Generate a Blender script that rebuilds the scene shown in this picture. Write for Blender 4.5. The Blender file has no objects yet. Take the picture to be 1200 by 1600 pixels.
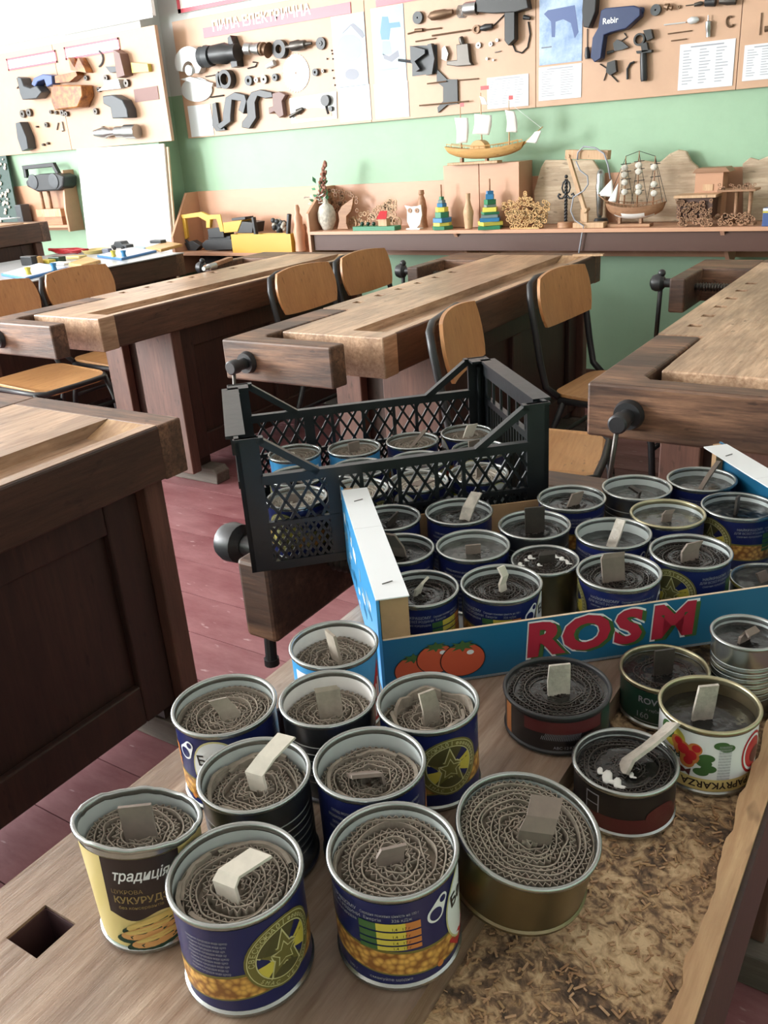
import bpy, math, random
from mathutils import Vector, Matrix
R = math.radians
PI = math.pi
scene = bpy.context.scene

# ------------------------------------------------------------------ camera
F_PX, YAW, PITCH, ROLL = 1355.04, 0.599367, 0.4010536, -0.0735065
CAM = Vector((0, 0, 1.31))
fw = Vector((-math.sin(YAW) * math.cos(PITCH), math.cos(YAW) * math.cos(PITCH), -math.sin(PITCH)))
r0 = Vector((math.cos(YAW), math.sin(YAW), 0))
u0 = r0.cross(fw)
rt = math.cos(ROLL) * r0 + math.sin(ROLL) * u0
up = -math.sin(ROLL) * r0 + math.cos(ROLL) * u0
cd = bpy.data.cameras.new('camera')
cam = bpy.data.objects.new('camera', cd)
scene.collection.objects.link(cam)
cd.sensor_fit = 'VERTICAL'
cd.sensor_height = 36
cd.sensor_width = 27
cd.lens = F_PX / 1600 * 36
cd.clip_start = 0.02
cam.matrix_world = Matrix(((rt.x, up.x, -fw.x, CAM.x), (rt.y, up.y, -fw.y, CAM.y), (rt.z, up.z, -fw.z, CAM.z), (0, 0, 0, 1)))
scene.camera = cam

# ------------------------------------------------------------------ light
vs = scene.view_settings
vs.view_transform = 'Standard'
vs.look = 'None'
vs.gamma = 1
vs.use_curve_mapping = False
vs.exposure = 0.0
world = bpy.data.worlds.new('sky')
scene.world = world
world.use_nodes = True
world.node_tree.nodes['Background'].inputs[0].default_value = (0.75, 0.88, 1.0, 1)
world.node_tree.nodes['Background'].inputs[1].default_value = 1.0


def area(name, loc, rot, sx, sy, power, col=(1, 0.985, 0.97)):
    l = bpy.data.lights.new(name, 'AREA')
    l.shape = 'RECTANGLE'
    l.size = sx
    l.size_y = sy
    l.energy = power
    l.color = col
    o = bpy.data.objects.new(name, l)
    scene.collection.objects.link(o)
    o.location = loc
    o.rotation_euler = rot
    return o


WIN = [(-2.6, -0.5), (0.1, 2.2), (2.5, 4.1)]      # daylight through the windows of the left wall (y ranges)
WZ = (0.95, 2.75)
WX = -7.2
WPOW = (860, 225, 38)
for (a_, b_), pw in zip(WIN, WPOW):
    area('window_daylight', (WX + 0.03, (a_ + b_) / 2, sum(WZ) / 2), (0, R(-90), 0), WZ[1] - WZ[0], b_ - a_, pw, (0.96, 0.985, 1))

# ------------------------------------------------------------------ helpers
def ray(px, py):
    return (fw * F_PX + rt * (px - 600) - up * (py - 800)).normalized()


def Pz(px, py, z):
    d = ray(px, py)
    return CAM + d * ((z - CAM.z) / d.z)


def Py(px, py, y):
    d = ray(px, py)
    return CAM + d * ((y - CAM.y) / d.y)


def sr(r, g, b):
    f = lambda c: (c / 255 / 12.92) if c / 255 <= .04045 else ((c / 255 + .055) / 1.055) ** 2.4
    return (f(r), f(g), f(b), 1)


def mat(name, col, rough=0.6, metal=0.0, noise=0.0, nscale=20, bump=0.0, bscale=60, col2=None, stretch=None, spec=0.5, coat=0.0):
    m = bpy.data.materials.new(name)
    m.use_nodes = True
    nt = m.node_tree
    b = nt.nodes['Principled BSDF']
    b.inputs['Roughness'].default_value = rough
    b.inputs['Metallic'].default_value = metal
    b.inputs['Specular IOR Level'].default_value = spec
    b.inputs['Coat Weight'].default_value = coat
    b.inputs['Base Color'].default_value = col
    if noise or bump:
        tc = nt.nodes.new('ShaderNodeTexCoord')
        mp = nt.nodes.new('ShaderNodeMapping')
        nt.links.new(tc.outputs['Object'], mp.inputs[0])
        if stretch:
            mp.inputs['Scale'].default_value = stretch
    if noise:
        n = nt.nodes.new('ShaderNodeTexNoise')
        n.inputs['Scale'].default_value = nscale
        n.inputs['Detail'].default_value = 6
        n.inputs['Roughness'].default_value = .65
        nt.links.new(mp.outputs[0], n.inputs[0])
        cr = nt.nodes.new('ShaderNodeValToRGB')
        c2 = col2 or tuple(c * (1 - noise) for c in col[:3]) + (1,)
        cr.color_ramp.elements[0].position = .36
        cr.color_ramp.elements[1].position = .62
        cr.color_ramp.elements[0].color = c2
        cr.color_ramp.elements[1].color = col
        nt.links.new(n.outputs[0], cr.inputs[0])
        nt.links.new(cr.outputs[0], b.inputs['Base Color'])
    if bump:
        n2 = nt.nodes.new('ShaderNodeTexNoise')
        n2.inputs['Scale'].default_value = bscale
        n2.inputs['Detail'].default_value = 4
        nt.links.new(mp.outputs[0], n2.inputs[0])
        bp = nt.nodes.new('ShaderNodeBump')
        bp.inputs['Strength'].default_value = bump
        bp.inputs['Distance'].default_value = .004
        nt.links.new(n2.outputs[0], bp.inputs['Height'])
        nt.links.new(bp.outputs[0], b.inputs['Normal'])
    return m


def wood(name, light, dark, stain, rough=0.5, scale=1.0, axis='Y', bump=.35, stain_amt=.55, ss=2.2):
    """worn wood: long fibres along axis, blotchy stains, small dark pits"""
    m = bpy.data.materials.new(name)
    m.use_nodes = True
    nt = m.node_tree
    N = nt.nodes.new
    L = nt.links.new
    b = nt.nodes['Principled BSDF']
    b.inputs['Roughness'].default_value = rough
    tc = N('ShaderNodeTexCoord')

    def mp(sv):
        k = N('ShaderNodeMapping')
        k.inputs['Scale'].default_value = sv
        L(tc.outputs['Object'], k.inputs[0])
        return k
    s = {'X': (.07, 1, 1), 'Y': (1, .07, 1), 'Z': (1, 1, .07)}[axis]
    fib = N('ShaderNodeTexNoise')
    fib.inputs['Scale'].default_value = 90 * scale
    fib.inputs['Detail'].default_value = 7
    fib.inputs['Roughness'].default_value = .7
    L(mp(s).outputs[0], fib.inputs[0])
    s2 = tuple(min(1, c * 4) for c in s)
    st = N('ShaderNodeTexNoise')
    st.inputs['Scale'].default_value = ss * 3
    st.inputs['Detail'].default_value = 6
    st.inputs['Roughness'].default_value = .62
    L(mp(s2).outputs[0], st.inputs[0])
    c1 = N('ShaderNodeValToRGB')
    c1.color_ramp.elements[0].position = .34
    c1.color_ramp.elements[1].position = .64
    c1.color_ramp.elements[0].color = dark
    c1.color_ramp.elements[1].color = light
    L(fib.outputs[0], c1.inputs[0])
    c2 = N('ShaderNodeValToRGB')
    c2.color_ramp.elements[0].position = .42
    c2.color_ramp.elements[1].position = .62
    c2.color_ramp.elements[0].color = (stain_amt,) * 3 + (1,)
    c2.color_ramp.elements[1].color = (0, 0, 0, 1)
    L(st.outputs[0], c2.inputs[0])
    mx = N('ShaderNodeMix')
    mx.data_type = 'RGBA'
    L(c2.outputs[0], mx.inputs[0])
    L(c1.outputs[0], mx.inputs[6])
    mx.inputs[7].default_value = stain
    # pits
    pt = N('ShaderNodeTexNoise')
    pt.inputs['Scale'].default_value = 55
    pt.inputs['Detail'].default_value = 2
    L(mp(tuple(min(1, c * 5) for c in s)).outputs[0], pt.inputs[0])
    c3 = N('ShaderNodeValToRGB')
    c3.color_ramp.elements[0].position = .66
    c3.color_ramp.elements[1].position = .74
    c3.color_ramp.elements[0].color = (0, 0, 0, 1)
    c3.color_ramp.elements[1].color = (.75, .75, .75, 1)
    L(pt.outputs[0], c3.inputs[0])
    m2 = N('ShaderNodeMix')
    m2.data_type = 'RGBA'
    L(c3.outputs[0], m2.inputs[0])
    L(mx.outputs[2], m2.inputs[6])
    m2.inputs[7].default_value = tuple(c * .45 for c in dark[:3]) + (1,)
    L(m2.outputs[2], b.inputs['Base Color'])
    bp = N('ShaderNodeBump')
    bp.inputs['Strength'].default_value = bump
    bp.inputs['Distance'].default_value = .003
    L(fib.outputs[0], bp.inputs['Height'])
    L(bp.outputs[0], b.inputs['Normal'])
    return m


class MB:
    def __init__(s):
        s.v = []
        s.f = []
        s.m = []

    def add(s, vs_, fs, mi=0, M=None):
        k = len(s.v)
        for p in vs_:
            p = Vector(p)
            s.v.append(M @ p if M is not None else p)
        for f in fs:
            s.f.append([i + k for i in f])
            s.m.append(mi)
        return s

    def box(s, a, b, mi=0, M=None):
        x0, y0, z0 = a
        x1, y1, z1 = b
        return s.add([(x0, y0, z0), (x1, y0, z0), (x1, y1, z0), (x0, y1, z0), (x0, y0, z1), (x1, y0, z1), (x1, y1, z1), (x0, y1, z1)],
                     [(0, 3, 2, 1), (4, 5, 6, 7), (0, 1, 5, 4), (1, 2, 6, 5), (2, 3, 7, 6), (3, 0, 4, 7)], mi, M)

    def beam(s, p, q, w, h, mi=0, upv=(0, 0, 1)):
        """rectangular bar from p to q, w across, h along upv"""
        p, q = Vector(p), Vector(q)
        d = (q - p).normalized()
        upv = Vector(upv)
        if abs(d.dot(upv)) > .99:
            upv = Vector((0, 1, 0))
        x = d.cross(upv).normalized()
        z = x.cross(d)
        vs_ = []
        for c in (p, q):
            for sx, sz in ((-1, -1), (1, -1), (1, 1), (-1, 1)):
                vs_.append(c + x * sx * w / 2 + z * sz * h / 2)
        return s.add(vs_, [(0, 1, 2, 3), (7, 6, 5, 4), (0, 4, 5, 1), (1, 5, 6, 2), (2, 6, 7, 3), (3, 7, 4, 0)], mi)

    def tube(s, pts, r, n=8, mi=0, closed=False, cap=True):
        pts = [Vector(p) for p in pts]
        rs = r if isinstance(r, (list, tuple)) else [r] * len(pts)
        vs_ = []
        fs = []
        t0 = (pts[1] - pts[0]).normalized()
        ref = Vector((0, 0, 1)) if abs(t0.z) < .9 else Vector((1, 0, 0))
        x = t0.cross(ref).normalized()
        m = len(pts)
        for i, p in enumerate(pts):
            if closed:
                t = (pts[(i + 1) % m] - pts[i - 1]).normalized()
            else:
                t = (pts[min(i + 1, m - 1)] - pts[max(i - 1, 0)])
                t = t.normalized() if t.length > 1e-9 else t0
            x = (x - t * x.dot(t))
            x = x.normalized() if x.length > 1e-6 else t.orthogonal().normalized()
            y = t.cross(x)
            for k in range(n):
                a = 2 * PI * k / n
                vs_.append(p + (x * math.cos(a) + y * math.sin(a)) * rs[i])
        lim = m if closed else m - 1
        for i in range(lim):
            j = (i + 1) % m
            for k in range(n):
                l = (k + 1) % n
                fs.append((i * n + k, i * n + l, j * n + l, j * n + k))
        if cap and not closed:
            fs.append(tuple(range(n))[::-1])
            fs.append(tuple((m - 1) * n + k for k in range(n)))
        return s.add(vs_, fs, mi)

    def lathe(s, prof, n=32, mi=0, M=None, wob=None):
        """profile [(r,z)...] turned about z"""
        vs_ = []
        fs = []
        m = len(prof)
        for i in range(n):
            a = 2 * PI * i / n
            for r, z in prof:
                vs_.append((r * math.cos(a), r * math.sin(a), z))
        if wob:
            vs_ = [wob(*p) for p in vs_]
        for i in range(n):
            j = (i + 1) % n
            for k in range(m - 1):
                fs.append((i * m + k, j * m + k, j * m + k + 1, i * m + k + 1))
        return s.add(vs_, fs, mi, M)

    def turned(s, p, q, prof, n=16, mi=0):
        """lathe about the line p->q; prof [(t 0..1, radius)]"""
        p, q = Vector(p), Vector(q)
        d = q - p
        M = Matrix.Translation(p) @ d.to_track_quat('Z', 'Y').to_matrix().to_4x4()
        pr = [(r, t * d.length) for t, r in prof]
        pr = [(0.0001, pr[0][1])] + pr + [(0.0001, pr[-1][1])]
        return s.lathe(pr, n, mi, M)

    def prism(s, poly, d, mi=0, mi2=None):
        """closed polygon of 3-D points pushed along vector d"""
        d = Vector(d)
        n = len(poly)
        poly = [Vector(p) for p in poly]
        nrm = Vector((0, 0, 0))
        for i in range(n):
            nrm += poly[i].cross(poly[(i + 1) % n])
        if nrm.dot(d) > 0:
            poly = poly[::-1]
        vs_ = poly + [p + d for p in poly]
        s.add(vs_, [tuple(range(n))], mi)
        k = len(s.v) - 2 * n
        s.f.append([k + n + i for i in reversed(range(n))])
        s.m.append(mi if mi2 is None else mi2)
        for i in range(n):
            j = (i + 1) % n
            s.f.append([k + i, k + n + i, k + n + j, k + j])
            s.m.append(mi)
        return s

    def ball(s, c, r, mi=0, n=12, sc=(1, 1, 1)):
        pr = [(max(.0001, r * math.sin(PI * i / (n // 2 + 1))), -r * math.cos(PI * i / (n // 2 + 1))) for i in range(n // 2 + 2)]
        return s.lathe(pr, n, mi, Matrix.Translation(Vector(c)) @ Matrix.Diagonal((*sc, 1)))

    def build(s, name, mats, parent=None, world=True, smooth=None, bevel=0, seg=2, loc=None):
        """world: vertices are in world space, the parent (unrotated) or own origin is taken off"""
        me = bpy.data.meshes.new(name)
        vs_ = s.v
        off = Vector((0, 0, 0))
        par = parent
        while par is not None:
            if world:
                off += par.location
            par = par.parent
        o = bpy.data.objects.new(name, me)
        if parent is None and world and loc is None and vs_:
            xs = [p.x for p in vs_]
            ys = [p.y for p in vs_]
            loc = Vector(((min(xs) + max(xs)) / 2, (min(ys) + max(ys)) / 2, min(p.z for p in vs_)))
        if parent is None and world and loc is not None:
            off = Vector(loc)
            o.location = off
        me.from_pydata([tuple(p - off) if world else tuple(p) for p in vs_], [], s.f)
        if not isinstance(mats, (list, tuple)):
            mats = [mats]
        for m_ in mats:
            me.materials.append(m_)
        me.polygons.foreach_set('material_index', s.m)
        if smooth:
            me.shade_smooth() if smooth is True else me.shade_smooth()
            if smooth is not True:
                try:
                    me.set_sharp_from_angle(angle=R(smooth))
                except Exception:
                    pass
        me.update()
        scene.collection.objects.link(o)
        if parent is not None:
            o.parent = parent
        if bevel:
            b = o.modifiers.new('bevel', 'BEVEL')
            b.width = bevel
            b.segments = seg
            b.limit_method = 'ANGLE'
            b.angle_limit = R(40)
        return o


def tag(o, label=None, cat=None, group=None, kind=None):
    for k, v in (('label', label), ('category', cat), ('group', group), ('kind', kind)):
        if v:
            o[k] = v
    return o


def thing(name, label, cat, loc=(0, 0, 0), rz=0, group=None):
    o = bpy.data.objects.new(name, None)
    o.empty_display_size = .05
    scene.collection.objects.link(o)
    o.location = loc
    o.rotation_euler = (0, 0, rz)
    return tag(o, label, cat, group)


def copy_tree(o, parent=None):
    c = o.copy()
    scene.collection.objects.link(c)
    c.parent = parent
    for ch in o.children:
        copy_tree(ch, c)
    return c


def arc(c, r, a0, a1, n, z=0):
    return [(c[0] + r * math.cos(a0 + (a1 - a0) * i / n), c[1] + r * math.sin(a0 + (a1 - a0) * i / n), z) for i in range(n + 1)]


_tc = {}
def text_mesh(s, bold=0.0, shear=0.0):
    """vertices (x,y) and faces of a line of lettering one unit high"""
    k = (s, bold, shear)
    if k not in _tc:
        c = bpy.data.curves.new('txt', 'FONT')
        c.body = s
        c.size = 1
        c.offset = bold
        c.shear = shear
        c.resolution_u = 3
        c.align_x = 'CENTER'
        o = bpy.data.objects.new('txt', c)
        scene.collection.objects.link(o)
        dg = bpy.context.evaluated_depsgraph_get()
        me = o.evaluated_get(dg).to_mesh()
        _tc[k] = ([tuple(v.co[:2]) for v in me.vertices], [tuple(p.vertices) for p in me.polygons])
        o.evaluated_get(dg).to_mesh_clear()
        bpy.data.objects.remove(o)
        bpy.data.curves.remove(c)
    return _tc[k]

# ------------------------------------------------------------------ materials
M = {}
M['green'] = mat('green_wall_paint', sr(152, 184, 154), .55, 0, .08, 3, .25, 40)
M['grey_wall'] = mat('grey_wall_paint', sr(205, 207, 205), .7, 0, .05, 4, .2, 30)
M['white'] = mat('white_paint', sr(238, 236, 232), .6)
M['paper'] = mat('paper', sr(214, 218, 222), .8)
M['ceil'] = mat('ceiling_paint', sr(225, 225, 220), .9)
M['board'] = mat('hardboard', sr(196, 158, 130), .45, 0, .06, 6)
M['board_edge'] = mat('hardboard_edge', sr(226, 200, 172), .6)
M['peach'] = mat('beech_laminate', sr(198, 150, 120), .4, 0, .1, 8, stretch=(.3, 1, 1))
M['peach_edge'] = mat('beech_edging', sr(204, 158, 132), .45)
M['apron'] = mat('dark_laminate', sr(82, 54, 44), .5)
M['pink'] = mat('banner_red', sr(208, 84, 98), .35)
M['dark'] = mat('black_plastic', sr(40, 41, 43), .42)
M['crate'] = mat('crate_plastic', sr(17, 21, 24), .36, bump=.15, bscale=30)
M['darkgrey'] = mat('dark_grey_plastic', sr(66, 70, 74), .45)
M['steel'] = mat('steel', sr(168, 170, 170), .33, .9)
M['darksteel'] = mat('dark_steel', sr(88, 84, 80), .4, .8)
M['brownsteel'] = mat('rusty_steel', sr(120, 96, 76), .5, .6)
M['cast'] = mat('cast_aluminium', sr(205, 208, 208), .5, .25)
M['blue'] = mat('blue_plastic', sr(36, 52, 92), .42)
M['wax'] = mat('dark_wax', sr(26, 24, 23), .2, 0, .45, 45, .4, 60, spec=.6)
M['wax_pale'] = mat('pale_wax', sr(78, 78, 74), .18, 0, .6, 25, .3, 40)
M['wax_white'] = mat('white_wax', sr(215, 215, 210), .4)
M['card'] = mat('corrugated_cardboard', sr(156, 145, 131), .9, 0, .3, 60)
M['card_dark'] = mat('waxed_cardboard', sr(60, 53, 48), .4, 0, .4, 60)
M['card_grey'] = mat('grey_cardboard', sr(128, 115, 105), .8, 0, .2, 50)
M['card_pale'] = mat('pale_cardboard', sr(208, 200, 186), .75, 0, .15, 50)
M['foil'] = mat('pale_waxed_card', sr(188, 180, 168), .35, 0, .35, 70, .5, 90)
M['lacq'] = mat('tin_lacquer_pale', sr(206, 214, 212), .3, .2)
M['tin'] = mat('tinplate', sr(172, 176, 174), .26, .92, .18, 14)
M['tin_dark'] = mat('tinplate_dark', sr(118, 122, 128), .3, .9, .25, 18)
M['gold'] = mat('gold_lacquer_tin', sr(120, 108, 82), .3, .8, .15, 12)
M['rimgold'] = mat('rim_gold', sr(176, 170, 140), .28, .9)
M['navy'] = mat('label_navy', sr(24, 32, 82), .3)
M['sky'] = mat('label_sky_blue', sr(66, 146, 200), .3)
M['lred'] = mat('label_red', sr(178, 40, 46), .3)
M['lwhite'] = mat('label_white', sr(222, 224, 226), .35)
M['lyellow'] = mat('label_yellow', sr(200, 184, 76), .35)
M['lolive'] = mat('label_olive_gold', sr(120, 114, 62), .3, .3)
M['lolive_l'] = mat('label_pale_gold', sr(206, 202, 150), .3, .2)
M['lolive_d'] = mat('label_dark_olive', sr(84, 80, 48), .3, .2)
M['lorange'] = mat('label_orange', sr(190, 118, 62), .35)
M['lcob'] = mat('label_cob_orange', sr(204, 152, 96), .35)
M['lcob2'] = mat('label_cob_yellow', sr(208, 180, 108), .35)
M['lgreen'] = mat('label_green', sr(62, 98, 54), .35)
M['ldgreen'] = mat('label_dark_green', sr(24, 58, 46), .35)
M['lblack'] = mat('label_black', sr(30, 26, 28), .35)
M['lbrown'] = mat('label_dark_brown', sr(34, 22, 25), .3)
M['lcream'] = mat('label_cream_yellow', sr(204, 184, 122), .35)
M['lgrey'] = mat('label_grey_text', sr(150, 152, 160), .4)
M['lgoldtext'] = mat('label_gold_text', sr(138, 118, 74), .35)
M['ldred'] = mat('label_dark_red', sr(84, 34, 36), .35)


def corn_mat():
    m = bpy.data.materials.new('label_corn_kernels')
    m.use_nodes = True
    nt = m.node_tree
    b = nt.nodes['Principled BSDF']
    tc = nt.nodes.new('ShaderNodeTexCoord')
    v = nt.nodes.new('ShaderNodeTexVoronoi')
    v.inputs['Scale'].default_value = 210
    nt.links.new(tc.outputs['Object'], v.inputs[0])
    cr = nt.nodes.new('ShaderNodeValToRGB')
    cr.color_ramp.elements[0].color = sr(214, 164, 84)
    cr.color_ramp.elements[1].color = sr(134, 86, 42)
    cr.color_ramp.elements[0].position = .2
    cr.color_ramp.elements[1].position = .75
    nt.links.new(v.outputs['Distance'], cr.inputs[0])
    nt.links.new(cr.outputs[0], b.inputs['Base Color'])
    b.inputs['Roughness'].default_value = .35
    return m


M['corn'] = corn_mat()
M['veg'] = mat('label_vegetables', sr(150, 150, 70), .35, 0, .5, 70, col2=sr(196, 120, 60))
# bench timbers
M['w_top'] = wood('bench_top_worn', sr(222, 188, 156), sr(168, 130, 100), sr(96, 70, 54), .36, stain_amt=.6)
M['w_own'] = wood('near_bench_top', sr(214, 190, 168), sr(158, 128, 106), sr(70, 50, 38), .33, ss=1.7, stain_amt=.7)
M['w_side'] = wood('bench_side_varnish', sr(100, 68, 52), sr(62, 40, 32), sr(46, 31, 26), .45)
M['w_jaw'] = wood('vise_jaw_worn', sr(146, 108, 82), sr(74, 50, 38), sr(46, 32, 27), .5, axis='X', stain_amt=.8)
M['w_cab'] = wood('bench_cabinet_varnish', sr(74, 48, 40), sr(54, 36, 31), sr(44, 30, 28), .42, axis='Z', bump=.1)
M['w_leg'] = wood('bench_leg_varnish', sr(120, 82, 68), sr(92, 62, 52), sr(70, 48, 42), .45, axis='Z', bump=.1)
M['w_foot'] = wood('bench_foot_grey', sr(120, 108, 98), sr(92, 80, 72), sr(66, 58, 54), .6, axis='X')
M['w_rail'] = wood('pale_edge_rail', sr(206, 172, 130), sr(172, 132, 94), sr(136, 98, 70), .5, ss=3)
M['ply'] = wood('chair_plywood', sr(196, 142, 92), sr(178, 124, 78), sr(150, 100, 66), .38, axis='Z', bump=.05, stain_amt=.3)
M['ply_seat'] = wood('chair_seat_plywood', sr(206, 156, 104), sr(186, 134, 84), sr(150, 106, 72), .38, axis='Y', bump=.05, stain_amt=.3)
M['pale_wood'] = wood('pale_carving_wood', sr(214, 180, 144), sr(188, 150, 114), sr(160, 120, 88), .6, axis='Z', bump=.1, stain_amt=.4)
M['mid_wood'] = wood('carving_wood', sr(180, 138, 104), sr(150, 108, 80), sr(120, 86, 62), .55, axis='X', bump=.1, stain_amt=.4)
M['ship_wood'] = wood('ship_hull_wood', sr(222, 180, 118), sr(196, 150, 90), sr(170, 124, 74), .5, axis='X', bump=.1, stain_amt=.4)
M['drift'] = wood('driftwood', sr(226, 206, 178), sr(190, 166, 138), sr(130, 108, 88), .7, axis='X', bump=.6, stain_amt=.6)
M['crosswood'] = mat('box_corner_wood', sr(176, 142, 104), .7, 0, .15, 30)
M['boxblue'] = mat('box_print_blue', sr(24, 98, 136), .4)
M['boxwhite'] = mat('box_white_board', sr(226, 230, 232), .6)
M['yellow'] = mat('yellow_paint', sr(206, 162, 62), .4)
M['pyel'] = mat('toy_yellow', sr(226, 214, 96), .45)
M['pgreen'] = mat('toy_green', sr(52, 128, 92), .45)
M['pblue'] = mat('toy_blue', sr(52, 122, 170), .45)
M['pgrey'] = mat('toy_grey', sr(120, 138, 138), .45)
M['net'] = mat('white_netting', sr(214, 208, 196), .8, 0, .35, 60, .6, 120)
M['leafgreen'] = mat('artificial_leaf', sr(86, 148, 108), .6)
M['leafbrown'] = mat('dry_seed_heads', sr(150, 104, 88), .8)
M['poster'] = mat('poster_blue', sr(134, 168, 188), .3, 0, .12, 5)
M['poster2'] = mat('poster_deep_blue', sr(104, 134, 178), .3, 0, .3, 6, col2=sr(176, 196, 216))
M['taupe'] = mat('taupe_card', sr(140, 112, 108), .7)
M['amber'] = mat('amber_plastic', sr(176, 116, 60), .3, 0, .4, 25, col2=sr(110, 64, 36))
M['mauve'] = mat('brown_plastic', sr(120, 92, 86), .5)
M['greytop'] = mat('grey_plastic_sheet', sr(168, 172, 174), .3)
M['chip'] = mat('wood_chip', sr(196, 160, 118), .85, 0, .4, 40)


def sawdust_mat():
    m = bpy.data.materials.new('sawdust_covered_wood')
    m.use_nodes = True
    nt = m.node_tree
    N = nt.nodes.new
    L = nt.links.new
    b = nt.nodes['Principled BSDF']
    b.inputs['Roughness'].default_value = .85
    tc = N('ShaderNodeTexCoord')
    n1 = N('ShaderNodeTexNoise')
    n1.inputs['Scale'].default_value = 14
    n1.inputs['Detail'].default_value = 8
    n1.inputs['Roughness'].default_value = .75
    n1.inputs['Distortion'].default_value = .6
    n2 = N('ShaderNodeTexVoronoi')
    n2.inputs['Scale'].default_value = 170
    n3 = N('ShaderNodeTexNoise')
    n3.inputs['Scale'].default_value = 75
    n3.inputs['Detail'].default_value = 5
    n3.inputs['Distortion'].default_value = 1.5
    for n in (n1, n2, n3):
        L(tc.outputs['Object'], n.inputs[0])
    ad = N('ShaderNodeMath')
    ad.operation = 'ADD'
    L(n1.outputs[0], ad.inputs[0])
    mu = N('ShaderNodeMath')
    mu.operation = 'MULTIPLY'
    mu.inputs[1].default_value = .55
    L(n3.outputs[0], mu.inputs[0])
    L(mu.outputs[0], ad.inputs[1])
    cr = N('ShaderNodeValToRGB')
    e = cr.color_ramp.elements
    e[0].position = .64
    e[0].color = sr(78, 64, 54)
    e[1].position = .92
    e[1].color = sr(224, 196, 156)
    k = e.new(.74)
    k.color = sr(134, 108, 84)
    k = e.new(.8)
    k.color = sr(184, 154, 118)
    L(ad.outputs[0], cr.inputs[0])
    L(cr.outputs[0], b.inputs['Base Color'])
    bp = N('ShaderNodeBump')
    bp.inputs['Strength'].default_value = .8
    bp.inputs['Distance'].default_value = .003
    L(n3.outputs[0], bp.inputs['Height'])
    L(bp.outputs[0], b.inputs['Normal'])
    return m


M['sawdust'] = sawdust_mat()


def floor_mat():
    m = bpy.data.materials.new('red_floor_paint')
    m.use_nodes = True
    nt = m.node_tree
    N = nt.nodes.new
    L = nt.links.new
    b = nt.nodes['Principled BSDF']
    tc = N('ShaderNodeTexCoord')
    mp = N('ShaderNodeMapping')
    mp.inputs['Scale'].default_value = (.5, 1.4, 1)
    L(tc.outputs['Object'], mp.inputs[0])
    oi = N('ShaderNodeObjectInfo')
    n1 = N('ShaderNodeTexNoise')
    n1.inputs['Scale'].default_value = 5
    n1.inputs['Detail'].default_value = 9
    n1.inputs['Roughness'].default_value = .72
    L(mp.outputs[0], n1.inputs[0])
    n2 = N('ShaderNodeTexNoise')
    n2.inputs['Scale'].default_value = 38
    n2.inputs['Detail'].default_value = 3
    L(mp.outputs[0], n2.inputs[0])
    cr = N('ShaderNodeValToRGB')
    cr.color_ramp.elements[0].position = .35
    cr.color_ramp.elements[0].color = sr(120, 66, 70)
    cr.color_ramp.elements[1].position = .68
    cr.color_ramp.elements[1].color = sr(158, 110, 112)
    L(n1.outputs[0], cr.inputs[0])
    c2 = N('ShaderNodeValToRGB')
    c2.color_ramp.elements[0].position = .66
    c2.color_ramp.elements[0].color = (0, 0, 0, 1)
    c2.color_ramp.elements[1].position = .74
    c2.color_ramp.elements[1].color = (.55, .55, .55, 1)
    L(n2.outputs[0], c2.inputs[0])
    mx = N('ShaderNodeMix')
    mx.data_type = 'RGBA'
    L(c2.outputs[0], mx.inputs[0])
    L(cr.outputs[0], mx.inputs[6])
    mx.inputs[7].default_value = sr(200, 172, 170)
    L(mx.outputs[2], b.inputs['Base Color'])
    b.inputs['Roughness'].default_value = .42
    bp = N('ShaderNodeBump')
    bp.inputs['Strength'].default_value = .25
    bp.inputs['Distance'].default_value = .003
    L(n1.outputs[0], bp.inputs['Height'])
    L(bp.outputs[0], b.inputs['Normal'])
    return m


M['floor'] = floor_mat()
M['seam'] = mat('floor_seam_hole_shade', sr(60, 34, 38), .8)  # dark gaps between floorboards; also the painted shade in the dog holes
M['glass'] = None
g = bpy.data.materials.new('window_glass')
g.use_nodes = True
nt_ = g.node_tree
nt_.nodes.clear()
go = nt_.nodes.new('ShaderNodeOutputMaterial')
gm = nt_.nodes.new('ShaderNodeMixShader')
gt = nt_.nodes.new('ShaderNodeBsdfTransparent')
gg = nt_.nodes.new('ShaderNodeBsdfGlossy')
gg.inputs['Roughness'].default_value = .03
gm.inputs[0].default_value = .06
nt_.links.new(gt.outputs[0], gm.inputs[1])
nt_.links.new(gg.outputs[0], gm.inputs[2])
nt_.links.new(gm.outputs[0], go.inputs[0])
M['glass'] = g

# ------------------------------------------------------------------ room
XR, YF, ZC, YB, YP = 2.3, -3.2, 3.3, 4.5, 4.33


def struct(name, mb, m, **k):
    return tag(mb.build(name, m, **k), kind='structure')


fl = struct('floor', MB().box((WX, YF, -.06), (XR, YB, -.02)), M['seam'], loc=(0, 0, -.06))
y = 2.26 - .18 * 30
plank = None
while y < YB:
    if plank is None:
        plank = MB().box((WX, .0015, .04), (XR, .1785, .06)).build('floorboard', M['floor'], fl, world=False)
        p_ = plank
    else:
        p_ = plank.copy()
        scene.collection.objects.link(p_)
        p_.parent = fl
    p_.location = (0, max(y, YF), random.Random(int(y * 100)).uniform(-.0012, 0))
    y += .18
    if y + .18 > YB + .2:
        break
struct('ceiling', MB().box((WX - .2, YF - .2, ZC), (XR + .2, YB + .2, ZC + .1)), M['ceil'])
PL = 1.68
struct('wall_back', MB().box((-4.5, YB, 0), (XR, YB + .2, PL), 0).box((-4.5, YB, PL), (XR, YB + .2, ZC), 1), [M['green'], M['grey_wall']])
struct('wall_pier', MB().box((WX - .2, YP, 0), (-4.5, YB + .2, PL), 0).box((WX - .2, YP, PL), (-4.5, YB + .2, ZC), 1), [M['green'], M['grey_wall']])
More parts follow.
